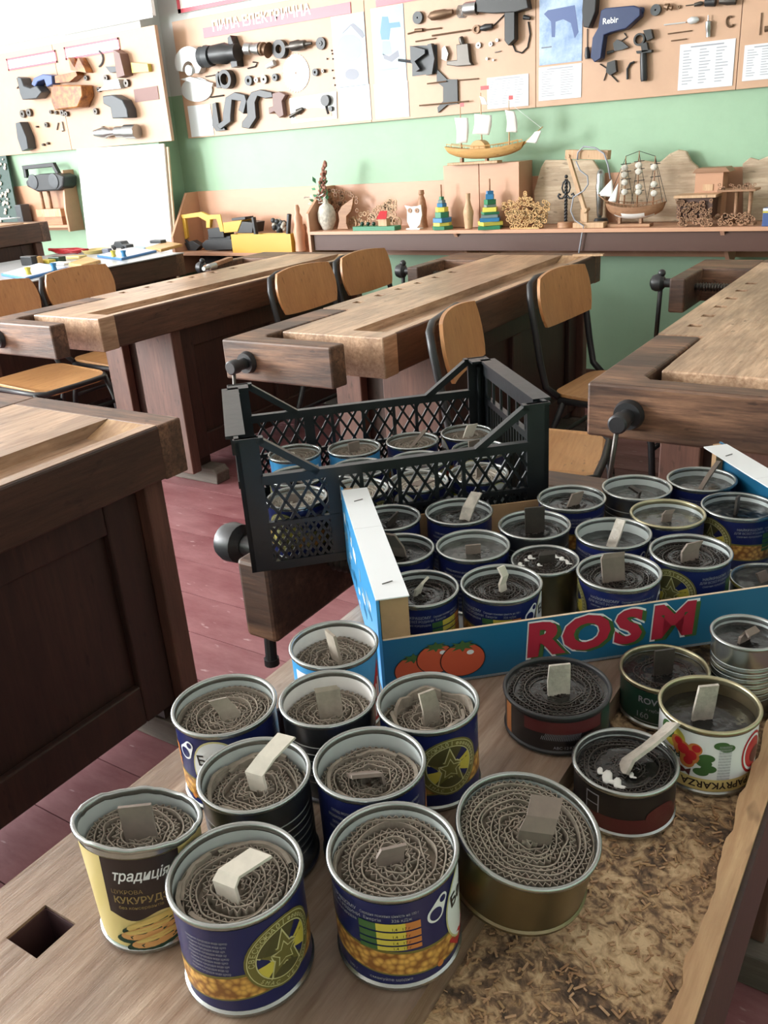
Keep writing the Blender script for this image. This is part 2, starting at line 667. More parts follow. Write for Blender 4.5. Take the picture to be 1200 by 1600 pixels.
struct('wall_right', MB().box((XR, YF, 0), (XR + .2, YB + .2, PL), 0).box((XR, YF, PL), (XR + .2, YB + .2, ZC), 1), [M['green'], M['grey_wall']])
struct('wall_front', MB().box((WX - .2, YF - .2, 0), (XR + .2, YF, PL), 0).box((WX - .2, YF - .2, PL), (XR + .2, YF, ZC), 1), [M['green'], M['grey_wall']])
wl = MB()
wl.box((WX - .25, YF, 0), (WX, YP, WZ[0]), 0).box((WX - .25, YF, WZ[1]), (WX, YP, ZC), 1)
edges = [YF] + [v for w in WIN for v in w] + [YP]
for i in range(0, len(edges), 2):
    wl.box((WX - .25, edges[i], WZ[0]), (WX, edges[i + 1], WZ[1]), 1)
struct('wall_left', wl, [M['green'], M['grey_wall']])
for i, (a, b) in enumerate(WIN):
    w = MB()
    t = .06
    for (ya, yb, za, zb) in ((a, b, WZ[0], WZ[0] + t), (a, b, WZ[1] - t, WZ[1]), (a, a + t, WZ[0], WZ[1]), (b - t, b, WZ[0], WZ[1]), ((a + b) / 2 - .03, (a + b) / 2 + .03, WZ[0], WZ[1])):
        w.box((WX - .16, ya, za), (WX - .1, yb, zb))
    wo = struct('window_%d' % (i + 1), w, M['white'])
    MB().box((WX - .135, a + .05, WZ[0] + .05), (WX - .13, b - .05, WZ[1] - .05)).build('pane', M['glass'], wo)
    MB().box((WX - .1, a - .04, WZ[0] - .04), (WX + .08, b + .04, WZ[0])).build('window_sill', M['white'], wo)
struct('baseboard_back', MB().box((-4.48, YB - .02, 0), (XR, YB, .1)), M['apron'])

# ------------------------------------------------------------------ workbenches
BT, BB = .8, .68


def rough_edge_prism(mb, x0, x1, y0, y1, z0, z1, seed, amt=.003, left=True, n=60, mi=0):
    """long bar with one chipped long edge"""
    rn = random.Random(seed)
    a = []
    w = 0
    for i in range(n + 1):
        w = w * .7 + rn.uniform(-amt, amt)
        y = y0 + (y1 - y0) * i / n
        a.append((x0 + w if left else x0, y))
    top = [(x, y, z1) for x, y in a] + [(x1, y1, z1), (x1, y0, z1)]
    return mb.prism(top[::-1], (0, 0, z0 - z1), mi)


def bench(x0, y0, L, label, group, own=False, tail=True, ramp=True, sheet=False, H=0.0, slots=False):
    W = .485
    t = thing('workbench', label, 'workbench', (x0, y0, 0), group=group)
    top = M['w_own'] if own else M['w_top']
    X = lambda a: x0 + a
    Y = lambda a: y0 + a
    T, B = BT + H, BB + H
    # dog-hole strip and main plank
    main = MB()
    xs, xh0, xh1 = .0, .045, .08
    holes = []
    hy = .20
    if own:
        hy = .235 - y0 - .017
        while hy > .36:
            hy -= .14
        hy += .14
    while hy < L - .5:
        if hy > .36:
            holes.append(hy)
        hy += .14
    sl = .372
    main.box((X(.118), Y(.074), T - .055), (X(.33), Y(sl), T))
    yy = sl
    main.box((X(xs), Y(sl), T - .055), (X(xh0), Y(L - .065), T))
    main.box((X(xh1), Y(sl), T - .055), (X(.33), Y(L - .065), T))
    for h in holes:
        main.box((X(xh0), Y(yy), T - .055), (X(xh1), Y(h), T))
        yy = h + .034
    main.box((X(xh0), Y(yy), T - .055), (X(xh1), Y(L - .065), T))
    main.build('top_plank', top, t)
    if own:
        hl = MB()  # thin dark boxes paint the deep shade inside the dog holes
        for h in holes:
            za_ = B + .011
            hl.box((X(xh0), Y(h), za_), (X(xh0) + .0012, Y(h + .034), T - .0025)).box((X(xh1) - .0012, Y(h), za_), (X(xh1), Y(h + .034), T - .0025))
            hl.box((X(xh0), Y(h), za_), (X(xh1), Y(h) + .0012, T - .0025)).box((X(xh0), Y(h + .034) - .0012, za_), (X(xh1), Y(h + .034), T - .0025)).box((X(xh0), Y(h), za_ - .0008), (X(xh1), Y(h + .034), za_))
        hl.build('hole_shade', M['seam'], t)
    MB().box((X(.0), Y(sl), B), (X(.045), Y(L - .065), T - .055)).box((X(.08), Y(sl), B), (X(.10), Y(L - .065), T - .055)) \
        .box((X(.045), Y(sl), B), (X(.08), Y(L - .065), B + .01)).build('edge_beam', M['w_side'], t)
    # end caps
    MB().box((X(.118), Y(-.0), B), (X(W + .002), Y(.075), T + .0012)).build('end_cap', top if not own else M['w_own'], t, bevel=.004)
    MB().box((X(-.0), Y(L - .065), B), (X(W + .002), Y(L), T + .0012)).build('end_cap', M['w_jaw'], t, bevel=.004)
    # tray and rail
    MB().box((X(.33), Y(.07), T - .05), (X(.47 if own else .45), Y(L - .06), T - .026)).build('tool_tray', M['sawdust'] if own else top, t)
    rail = MB()
    if own:
        rough_edge_prism(rail, X(.468), X(W), Y(.07), Y(L - .06), B, T, 4, .0022, n=150)
        rail.build('side_rail', [M['w_rail']], t, smooth=None)
        MB().box((X(W), Y(.0), B), (X(W + .004), Y(L), T - .004)).build('side_board', M['w_cab'], t)
    else:
        rail.box((X(.447), Y(.003), B + .002), (X(W), Y(L - .003), T - .0004))
        rail.build('side_rail', M['w_side'], t, bevel=.005)
        MB().box((X(.45), Y(.002), T - .001), (X(W - .006), Y(L - .002), T + .0008)).build('rail_top', top, t)
    if ramp:
        for ya, yb in ((.075, .13), (L - .065, L - .13)):
            p = [(X(.332), Y(ya), T - .001), (X(.332), Y(yb), T - .026), (X(.332), Y(ya), T - .026)]
            MB().prism(p, (.113, 0, 0)).build('tray_ramp', M['w_rail'] if not own else M['w_own'], t)
    if sheet:
        MB().box((X(-.01), Y(.03), T + .0008), (X(W + (.05 if x0 < -4.8 else .01)), Y(L - .0), T + .006)).build('plastic_sheet', M['greytop'], t)
    # base: cabinet, posts, feet
    c = MB()
    xa, xb, ya, yb, za = .06, .42, .42, L - .1, .11
    c.box((X(xa), Y(ya), za), (X(xb - .02), Y(yb), B - .005))
    c.build('cabinet', M['w_cab'], t)
    f = MB()
    f.box((X(xb - .02), Y(ya), za), (X(xb), Y(ya + .09), B - .004))
    f.box((X(xb - .02), Y(yb - .09), za), (X(xb), Y(yb), B - .004))
    f.box((X(xb - .02), Y(ya + .09), za), (X(xb - .001), Y(yb - .09), za + .1))
    f.box((X(xb - .02), Y(ya + .09), B - .09), (X(xb - .001), Y(yb - .09), B - .004))
    f.box((X(xb - .02), Y((ya + yb) / 2 - .04), za + .1), (X(xb - .001), Y((ya + yb) / 2 + .04), B - .09))
    f.build('door_frame', M['w_cab'], t, bevel=.004)
    for yl in (ya - .055, yb + .001):
        MB().box((X(.23), Y(yl), .07), (X(.45), Y(yl + .052), B - .002)).build('leg', M['w_leg'], t, bevel=.004)
        MB().box((X(.02), Y(yl + .012), .07), (X(.13), Y(yl + .052), B - .002)).build('leg', M['w_leg'], t, bevel=.004)
        b_ = MB()
        b_.turned((X(.40), Y(yl - .006), .17), (X(.40), Y(yl + .002), .17), [(0, .008), (1, .011)], 8)
        b_.build('bolt', M['darksteel'], t)
    for yl in (ya + .03, yb - .03):
        pr = [(X(-.04), Y(yl), 0), (X(.495), Y(yl), 0), (X(.5), Y(yl), .05), (X(.48), Y(yl), .07), (X(-.02), Y(yl), .07), (X(-.04), Y(yl), .05)]
        MB().prism(pr, (0, .08, 0)).build('foot', M['w_foot'], t, bevel=.004)
        MB().box((X(.08), Y(yl + .005), .069), (X(.4), Y(yl + .075), .112)).build('foot_block', M['w_cab'], t)
    # front vise: L-shaped block with screw
    v = MB()
    Tj = T + .001
    out = [(X(0), Y(.36)), (X(0), Y(-.145)), (X(.405), Y(-.145)), (X(.412), Y(-.085)), (X(.118), Y(-.075)), (X(.10), Y(-.05)), (X(.112), Y(.36))]
    v.prism([(a, b, Tj) for a, b in out], (0, 0, B - Tj))
    v.build('front_vise_block', M['w_jaw'], t, bevel=.006)
    s = MB()
    kx, kz = X(.095), T - .062
    s.turned((kx, Y(-.146), kz), (kx, Y(-.162), kz), [(0, .034), (1, .03)], 20)
    s.turned((kx, Y(-.16), kz), (kx, Y(-.225), kz), [(0, .017), (.5, .016), (.55, .021), (.95, .021), (1, .017)], 18)
    so = s.build('vise_screw', M['dark'], t, smooth=35)
    MB().tube([(kx - .002, Y(-.205), kz + .02), (kx - .025, Y(-.205), kz - .2)], .0055, 8).build('handle_rod', M['darksteel'], so, smooth=True)
    MB().tube([(X(.25), Y(-.09), kz), (X(.25), Y(.01), kz)], .013, 10).build('guide_rod', M['darksteel'], t, smooth=True)
    if tail:
        j = MB()
        j.box((X(-.225), Y(L - .235), B), (X(0), Y(L), Tj))
        j.box((X(-.225), Y(L - .48), B), (X(-.17), Y(L - .235), Tj))
        j.build('tail_vise_frame', M['w_jaw'], t, bevel=.006)
        q = MB()
        sy = Y(L - .34)
        q.tube([(X(-.17), sy, T - .05), (X(.0), sy, T - .05)], .012, 10)
        for k in range(16):
            xx = X(-.165 + k * .0102)
            q.turned((xx, sy, T - .05), (xx + .006, sy, T - .05), [(0, .0125), (.5, .0165), (1, .0125)], 12)
        q.build('vise_spindle', M['darksteel'], t, smooth=30)
        h = MB()
        sy = Y(L - .38) if own else Y(L - .45)
        kz2 = T - .036 if own else T - .02
        ko = .05 if own else 0
        h.turned((X(-.226), sy, kz2), (X(-.25 - ko), sy, kz2), [(0, .016), (1, .016)], 14)
        h.turned((X(-.25 - ko), sy, kz2), (X(-.30 - ko), sy, kz2), [(0, .018), (.2, .03), (.6, .031), (.85, .026), (1, .014)], 18)
        ho = h.build('vise_knob', M['dark'], t, smooth=35)
        if own:
            MB().tube([(X(-.19), Y(L - .47), B + .02), (X(-.192), Y(L - .472), B - .035)], .0085, 10).turned((X(-.192), Y(L - .472), B - .033), (X(-.192), Y(L - .472), B - .043), [(0, .011), (1, .011)], 12) \
                .build('stop_pin', M['dark'], t, smooth=35)
        else:
            hr = MB().tube([(X(-.262), sy, kz2 + .03), (X(-.268), sy - .01, kz2 - .21)], .0085, 8)
            hr.ball((X(-.262), sy, kz2 + .034), .014)
            hr.build('handle_rod', M['dark'], ho, smooth=True)
    return t


G = 'carpentry benches in rows'
bench(-.552, -.51, 1.76, 'near wooden workbench under all the tin cans, sawdust in its tray', G, own=True, ramp=False)
bench(-1.85, -.51, 1.76, 'wooden workbench at the left edge beside the bare red floor, cabinet side in view', G)
bench(-1.85, 2.055, 1.78, 'wooden workbench behind the black crate, its front vise knob above the crate corner', G)
bench(-.655, 1.925, 1.745, 'wooden workbench at the right edge with big black vise knob and cracked top', G, slots=True)
bench(-3.07, 2.06, 1.77, 'workbench left of centre, yellow box beyond its far end, vise jaw at left frame edge', G)
bench(-4.33, 2.05, 1.705, 'dark workbench covered by a grey sheet with board games on it', G, sheet=True, tail=False)
bench(-4.875, 2.05, 1.705, 'second sheeted bench standing directly behind the board games bench', G, sheet=True, tail=False)
bench(-5.5, 2.05, 1.705, 'higher dark table at the far left below the radio', G, tail=False, H=.195)

# ------------------------------------------------------------------ chairs
def chair_proto():
    t = thing('school_chair', 'x', 'chair')
    # local frame: faces +x, seat centre above origin
    n = 10
    def rrect(hx, hy, r, seg=5):
        p = []
        for cx, cy, a in ((hx - r, hy - r, 0), (-hx + r, hy - r, 90), (-hx + r, -hy + r, 180), (hx - r, -hy + r, 270)):
            for i in range(seg + 1):
                q = R(a + 90 * i / seg)
                p.append((cx + r * math.cos(q), cy + r * math.sin(q)))
        return p
    s = MB()
    # curved seat grid
    pl = rrect(.195, .19, .07)
    top = [(x, y_, .43 + .012 * math.cos(min(1, (x + .195) / .39) * PI) * .6 - (.02 * max(0, (x - .12) / .07) ** 2)) for x, y_ in pl]
    s.prism(top, (0, 0, -.012))
    s.build('seat', M['ply_seat'], t, world=False, bevel=.002)
    # backrest: bent plate
    b = MB()
    vs_ = []
    fs = []
    for side in (0, 1):
        for i in range(13):
            for k in range(7):
                u = -1 + 2 * i / 12
                v = -1 + 2 * k / 6
                # superellipse mapping of the square for rounded corners
                yy = u * math.sqrt(1 - .22 * v * v) * .205
                zz = v * math.sqrt(1 - .22 * u * u) * .095
                cur = -.022 * (1 - u * u)
                xx = -.235 + cur - .18 * zz + (.011 if side else 0)
                vs_.append((xx, yy, .755 + zz))
    o_ = 13 * 7
    for i in range(12):
        for k in range(6):
            a = i * 7 + k
            fs.append((a, a + 1, a + 8, a + 7))
            fs.append((o_ + a, o_ + a + 7, o_ + a + 8, o_ + a + 1))
    for i in range(12):
        for e in (0, 6):
            a = i * 7 + e
            fs.append((a, a + 7, o_ + a + 7, o_ + a) if e == 0 else (a, o_ + a, o_ + a + 7, a + 7))
    for k in range(6):
        for e in (0, 84):
            a = e + k
            fs.append((a, o_ + a, o_ + a + 1, a + 1) if e == 0 else (a, a + 1, o_ + a + 1, o_ + a))
    b.add(vs_, fs)
    b.build('backrest', M['ply'], t, world=False, smooth=40)
    # frame: tube round the back
    tb = .0125
    pts = []
    for sgn in (1, -1):
        q = [(-.16, sgn * .19, .425), (-.205, sgn * .203, .46), (-.225, sgn * .208, .55), (-.25, sgn * .212, .7), (-.262, sgn * .212, .77), (-.275, sgn * .19, .818), (-.285, sgn * .13, .832)]
        pts += q if sgn == 1 else q[::-1]
    MB().tube(pts, tb, 8).build('back_frame', M['dark'], t, world=False, smooth=True)
    MB().tube([(-.16, .19, .412), (.15, .19, .405), (.185, .16, .402), (.19, 0, .402), (.185, -.16, .402), (.15, -.19, .405), (-.16, -.19, .412)], tb, 8).build('seat_frame', M['dark'], t, world=False, smooth=True)
    for sg in (1, -1):
        MB().tube([(.15, sg * .19, .405), (.19, sg * .193, .3), (.215, sg * .197, 0)], tb, 8).build('leg', M['dark'], t, world=False, smooth=True)
        MB().tube([(-.14, sg * .19, .41), (-.2, sg * .193, .25), (-.25, sg * .197, 0)], tb, 8).build('leg', M['dark'], t, world=False, smooth=True)
    MB().tube([(-.2, -.193, .25), (-.2, .193, .25)], .009, 6).build('stretcher', M['dark'], t, world=False, smooth=True)
    MB().tube([(.195, -.193, .28), (.195, .193, .28)], .009, 6).build('stretcher', M['dark'], t, world=False, smooth=True)
    return t


ch0 = chair_proto()
CH = [(-1.0, 2.33, 13, 'plywood chair with its back turned narrow, just behind the crate corner'),
      (-.99, 3.05, -4, 'plywood chair with dark steel frame beside the green wall, right of the middle bench'),
      (-2.17, 3.05, 0, 'nearer of the two plywood chairs behind the middle bench, tube loop at its left corner'),
      (-2.17, 3.52, 0, 'farther of the two plywood chairs behind the middle bench'),
      (-3.47, 2.43, 0, 'plywood chair at the left frame edge with orange seat behind the vise'),
      (-3.47, 2.89, 0, 'plywood chair with chromed corner in front of the board games bench')]
for i, (x, y, a, lb) in enumerate(CH):
    o = ch0 if i == 0 else copy_tree(ch0)
    o.location = (x, y, 0)
    o.rotation_euler.z = R(a)
    tag(o, lb, 'chair', 'plywood school chairs')

# ------------------------------------------------------------------ wall shelves
def shelf_unit(name, label, xa, xb, yf, yb, zt, th, ztop, apron, zb, ends=(True, True), groups=None, back_top=None):
    t = thing(name, label, 'shelf', ((xa + xb) / 2, yb, zb))
    MB().box((xa, yf, zt - th), (xb, yb - .018, zt)).build('shelf_board', M['peach'], t, bevel=.001)
    MB().box((xa, yb - .018, zb), (xb, yb - .001, back_top or ztop)).build('back_panel', M['peach'], t)
    if apron:
        MB().box((xa + .01, yf + .02, apron), (xb, yf + .04, zt - th - .001)).build('apron', M['apron'], t)
    for k, e in enumerate(ends):
        if e:
            x = xa - .018 if k == 0 else xb
            prf = [(x, yb - .001, zb), (x, yf, zb), (x, yf, zt + .10), (x, max(yb - .12, yf + .04), ztop), (x, yb - .001, ztop)]
            MB().prism(prf, (.018, 0, 0)).build('end_panel', M['peach'], t, bevel=.001)
    return t


sA = shelf_unit('wall_shelf', 'long pink-brown shelf along the green wall holding carvings and ships', -3.245, 1.9, 4.2, 4.5, .866, .018, 1.1, .76, .7, (True, False))
for xx in (-2.3, -.95, .5):
    MB().prism([(xx, 4.2, .847), (xx, 4.47, .847), (xx, 4.47, .6)], (.018, 0, 0)).build('bracket', M['peach_edge'], sA)
sB = shelf_unit('wall_shelf', 'low shelf in the corner holding the toy excavator and yellow box', -4.37, -3.27, 4.2, 4.5, .744, .018, 1.1, None, .6, (True, False))
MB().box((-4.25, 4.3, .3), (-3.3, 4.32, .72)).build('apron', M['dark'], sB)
sC = shelf_unit('wall_shelf', 'peach shelf on the far left wall under the radio', -6.9, -5.40, 4.2, 4.33, .93, .018, 1.29, None, .885, (False, True), back_top=1.2)
# laminated boxes under the tall ship
bx = thing('laminate_cabinet', 'two-door peach cabinet standing on the shelf under the pale sailing ship', 'cabinet', (-2.12, 4.34, .867))
CY = 4.315
xa, xm, xb = Py(694, 300, CY).x, Py(749, 300, CY).x, Py(811, 300, CY).x
zt = Py(750, 256, CY).z
MB().box((xa, CY + .015, .867), (xb, 4.48, zt)).build('carcass', M['peach'], bx, bevel=.001)
MB().box((xa, CY, .868), (xm - .002, CY + .014, zt)).build('door', M['peach'], bx, bevel=.001)
MB().box((xm + .002, CY, .868), (xb, CY + .014, zt)).build('door', M['peach'], bx, bevel=.001)
CABZ = zt
# leaning white panels
pn = thing('leaning_panel', 'large white board leaning in the corner behind the board games bench', 'panel', (-4.75, 4.2, 0))
a_, b_ = Py(122, 230, 4.30), Py(266, 221, 4.30)
MB().prism([(a_.x, 4.14, .02), (-4.412, 4.14, .02), (-4.412, 4.285, b_.z - .01), (a_.x, 4.285, a_.z - .01)], (0, .012, 0)).build('face', M['white'], pn)
MB().prism([(a_.x + .1, 4.157, .0), (-4.394, 4.157, .0), (-4.394, 4.30, b_.z - .03), (a_.x + .1, 4.30, a_.z - .05)], (0, .012, 0)).build('backing_board', M['board_edge'], pn)

# ------------------------------------------------------------------ cans
E1 = Vector((math.cos(YAW), math.sin(YAW), 0))      # to the right as seen from the camera
E2 = Vector((-math.sin(YAW), math.cos(YAW), 0))     # away from it


def can_profile(Rr, H, ribs=0, taper=0.0):
    """outside of body from base flange to under the rim, then inside down"""
    rb = Rr - .0022
    p = [(Rr - .006, .0015), (Rr - .0035, 0), (Rr - .0008, .0008), (Rr - .0006, .0032), (rb, .0045)]
    if ribs:
        z0, z1 = H * .25, H * .70
        for i in range(ribs):
            z = z0 + (z1 - z0) * i / (ribs - 1)
            p += [(rb, z - .0022), (rb - .001, z), (rb, z + .0022)]
    p += [(rb, H - .0045)]
    q = [(rb - .0007, H - .006), (rb - .0009, .02), (rb - .001, .004), (.0005, .003)]
    return p, q


def make_body(parent, Rr, H, outm, inm, ribs=0, wob=None, rimm=None, n=56, label_wob=None):
    p, q = can_profile(Rr, H, ribs)
    MB().lathe(p, n, 0, wob=wob).lathe(q, n, 1, wob=wob).build('body', [outm, inm], parent, world=False, smooth=50)
    r = [(Rr - .0022, H - .0048), (Rr, H - .0036), (Rr + .0003, H - .0015), (Rr - .0005, H - .0002), (Rr - .0016, H), (Rr - .0028, H - .0004),
         (Rr - .0034, H - .002), (Rr - .0036, H - .0052), (Rr - .003, H - .006)]
    MB().lathe(r, n, 0, wob=wob).build('rim', rimm or M['tin'], parent, world=False, smooth=60)


def coil_mesh(Rr, seed, pitch=.0049, depth=.010, squash=1.0, poly=.05, rough=.0017, loose=0.0):
    """corrugated cardboard rolled into a spiral: liner + fluting, top at z=0"""
    rn = random.Random(seed)
    mb = MB()
    rmax = Rr - .0042
    turns = (rmax - .003) / pitch
    ph = [rn.uniform(0, 6.28) for _ in range(5)]
    corners = [rn.uniform(0, 6.28) for _ in range(4)]
    ztn = [rn.uniform(-rough, rough) for _ in range(int(turns) + 3)]

    nz = [rn.uniform(-1, 1) for _ in range(int(turns * 14) + 20)]

    def jit(th):
        q = th * 2.1
        i = int(q)
        f = q - i
        f = f * f * (3 - 2 * f)
        return (nz[i % len(nz)] * (1 - f) + nz[(i + 1) % len(nz)] * f) * pitch * .40

    def rad(th):
        t = th / (2 * PI)
        base = .003 + pitch * t
        k = min(1, base / rmax)
        w = poly * (math.sin(2 * th + ph[0]) * .4 + math.sin(3 * th + ph[1]) * .5 + math.sin(5 * th + ph[2]) * .35 + .5 * abs(math.sin(2.5 * th + ph[3])))
        fade = min(1, (1 - k) * 4 + .12)
        w += poly * .4 * math.sin(th * 1.37 + ph[4])
        return base * (1 + w * fade) + jit(th)

    def zt(th):
        t = th / (2 * PI)
        i = int(t)
        f = t - i
        a = ztn[i] * (1 - f) + ztn[i + 1] * f
        return a + rough * .5 * math.sin(th * 3.3 + ph[2])

    def ribbon(path, th, mi=0):
        # path: (x,y,z) tops; miter-less strip of thickness th
        vs_ = []
        m = len(path)
        for i, (x, y, z) in enumerate(path):
            a = path[max(i - 1, 0)]
            b = path[min(i + 1, m - 1)]
            dx, dy = b[0] - a[0], b[1] - a[1]
            l = math.hypot(dx, dy) or 1
            nx, ny = -dy / l * th / 2, dx / l * th / 2
            vs_ += [(x + nx, y + ny, z), (x - nx, y - ny, z), (x + nx, y + ny, z - depth), (x - nx, y - ny, z - depth)]
        fs = []
        for i in range(m - 1):
            a, b = i * 4, i * 4 + 4
            fs += [(a, a + 1, b + 1, b), (a + 2, b + 2, b, a), (a + 1, a + 3, b + 3, b + 1)]
        mb.add(vs_, fs, mi)
    lin = []
    flu = []
    th = 0.0
    tot = turns * 2 * PI
    while th < tot:
        r = rad(th)
        lim = rmax * (1.0)
        r = min(r, lim)
        lin.append((r * math.cos(th), r * math.sin(th) * squash, zt(th)))
        th += 2 * PI / 44
    ribbon(lin, .001)
    th = 0.4
    k = 0
    step = .0025
    while th < tot - .2:
        r = rad(th) + pitch * .5
        a = (.36 if k % 2 else -.36) * pitch * rn.uniform(.55, 1.15)
        rr = min(r + a, rmax)
        flu.append((rr * math.cos(th), rr * math.sin(th) * squash, zt(th) - .0004))
        th += step / max(r, .004)
        k += 1
    ribbon(flu, .0008)
    # dark floor so one cannot see through
    if loose:
        for j in range(6):
            a0 = rn.uniform(0, 6.28)
            rr = rmax * rn.uniform(.72, .97)
            pp = [(rr * math.cos(a0 + t * .13) * (1 - .02 * (t % 3)), rr * math.sin(a0 + t * .13) * squash, loose * (.6 + .4 * math.sin(t * .5))) for t in range(rn.randint(7, 14))]
            ribbon(pp, .0028)
    n = 28
    mb.add([(0, 0, -depth * .7)] + [(rmax * math.cos(2 * PI * i / n), rmax * math.sin(2 * PI * i / n) * squash, -depth * .7) for i in range(n)],
           [(0, i + 1, (i + 1) % n + 1) for i in range(n)])
    me = bpy.data.meshes.new('cardboard_coil')
    me.from_pydata([tuple(p) for p in mb.v], [], mb.f)
    return me


COILS = {}


def add_coil(parent, Rr, z, variant, m, **kw):
    key = (round(Rr, 4), variant, m.name)
    if key not in COILS:
        me = coil_mesh(Rr, variant * 7 + 3, **kw)
        me.materials.append(m)
        COILS[key] = me
    o = bpy.data.objects.new('cardboard_coil', COILS[key])
    scene.collection.objects.link(o)
    o.parent = parent
    o.location = (0, 0, z)
    return o


def add_wax(parent, Rr, z, m, seed=0):
    rn = random.Random(seed)
    mb = MB()
    n, kk = 40, 9
    rmax = Rr - .0032
    vs_ = [(0, 0, 0)]
    for k in range(1, kk + 1):
        r = rmax * k / kk
        for i in range(n):
            a = 2 * PI * i / n
            zz = rn.uniform(-.0003, .0003) + .0006 * math.sin(r * 900) + (.0012 if k == kk else 0)
            vs_.append((r * math.cos(a), r * math.sin(a), zz))
    fs = [(0, 1 + i, 1 + (i + 1) % n) for i in range(n)]
    for k in range(kk - 1):
        for i in range(n):
            j = (i + 1) % n
            fs.append((1 + k * n + i, 1 + (k + 1) * n + i, 1 + (k + 1) * n + j, 1 + k * n + j))
    o = mb.add(vs_, fs).build('wax', m, parent, world=False, smooth=True)
    o.location = (0, 0, z)
    return o


def add_wick(parent, pts, wdir, w, m, th=.0028, name='wick', rz=0):
    """bent strip of cardboard; pts in (right, away, up) of the viewer, wdir its width direction"""
    c, s = math.cos(YAW - rz), math.sin(YAW - rz)
    f = lambda p: Vector((p[0] * c - p[1] * s, p[0] * s + p[1] * c, p[2]))
    P = [f(p) for p in pts]
    W = f(wdir).normalized() * w / 2
    vs_ = []
    m_ = len(P)
    for i, p in enumerate(P):
        t = (P[min(i + 1, m_ - 1)] - P[max(i - 1, 0)]).normalized()
        n_ = t.cross(W.normalized()).normalized() * th / 2
        k = 1 + .05 * math.sin(i * 2.1)
        vs_ += [p - W * k - n_, p + W * k - n_, p + W * k + n_, p - W * k + n_]
    fs = [(0, 1, 2, 3), tuple((m_ - 1) * 4 + k for k in (3, 2, 1, 0))]
    for i in range(m_ - 1):
        a, b = 4 * i, 4 * i + 4
        for k in range(4):
            l = (k + 1) % 4
            fs.append((a + k, b + k, b + l, a + l))
    return MB().add(vs_, fs).build(name, m, parent, world=False)


class Label:
    """flat print wrapped on a cylinder: s = arc length to the right, z = height"""

    def __init__(s, Rr, mats, wob=None):
        s.R = Rr
        s.mb = MB()
        s.mats = mats
        s.wob = wob

    def P(s, a, z, off):
        th = a / s.R
        r = s.R + off
        p = (r * math.cos(th), r * math.sin(th), z)
        return s.wob(*p) if s.wob else p

    def patch(s, a0, a1, z0, z1, m, off=.0001, f0=None, f1=None):
        n = max(1, int(abs(a1 - a0) / .003))
        vs_ = []
        for i in range(n + 1):
            a = a0 + (a1 - a0) * i / n
            lo = z0 if f0 is None else f0(a)
            hi = z1 if f1 is None else f1(a)
            vs_ += [s.P(a, lo, off), s.P(a, hi, off)]
        s.mb.add(vs_, [(2 * i, 2 * i + 2, 2 * i + 3, 2 * i + 1) for i in range(n)], s.mats.index(m))
        return s

    def full(s, z0, z1, m, off=.0):
        return s.patch(0, 2 * PI * s.R, z0, z1, m, off)

    def ring(s, a, z, r0_, r1_, m, off, a0=0, a1=2 * PI, n=40, sx=1, sz=1):
        vs_ = []
        for i in range(n + 1):
            t = a0 + (a1 - a0) * i / n
            for r in (r0_, r1_):
                vs_.append(s.P(a + r * sx * math.cos(t), z + r * sz * math.sin(t), off))
        s.mb.add(vs_, [(2 * i, 2 * i + 1, 2 * i + 3, 2 * i + 2) for i in range(n)], s.mats.index(m))
        return s

    def disc(s, a, z, r, m, off, a0=0, a1=2 * PI, sx=1, sz=1):
        # strips so that the print follows the curve
        for k in range(4):
            s.ring(a, z, r * k / 4, r * (k + 1) / 4, m, off, a0, a1, 32, sx, sz)
        return s

    def poly(s, pts, m, off):
        n = len(pts)
        cx = sum(p[0] for p in pts) / n
        cz = sum(p[1] for p in pts) / n
        vs_ = [s.P(cx, cz, off)]
        for f in (.5, 1):
            vs_ += [s.P(cx + (a - cx) * f, cz + (z - cz) * f, off) for a, z in pts]
        fs = [(0, 1 + i, 1 + (i + 1) % n) for i in range(n)] + [(1 + i, 1 + n + i, 1 + n + (i + 1) % n, 1 + (i + 1) % n) for i in range(n)]
        s.mb.add(vs_, fs, s.mats.index(m))
        return s

    def text(s, txt, a, z, size, m, off=.0004, rot=0, bold=0, shear=0, sx=1.0):
        v, f = text_mesh(txt, bold, 0)
        v = [(x + shear * y, y) for x, y in v]
        c, sn = math.cos(rot), math.sin(rot)
        s.mb.add([s.P(a + (x * sx * c - y * sn) * size, z + (x * sx * sn + y * c) * size, off) for x, y in v], f, s.mats.index(m))
        return s

    def arctext(s, txt, a, z, r, t0, t1, size, m, off=.0006):
        n = len(txt)
        for i, ch in enumerate(txt):
            if ch == ' ':
                continue
            t = t0 + (t1 - t0) * (i + .5) / n
            s.text(ch, a + r * math.cos(t), z + r * math.sin(t), size, m, off, rot=t - PI / 2)
        return s

    def build(s, parent, name='label'):
        return s.mb.build(name, s.mats, parent, world=False, smooth=50)


def star(a, z, r, q=.42, rot=PI / 2):
    return [(a + (r if i % 2 == 0 else r * q) * math.cos(rot + i * PI / 5), z + (r if i % 2 == 0 else r * q) * math.sin(rot + i * PI / 5)) for i in range(10)]


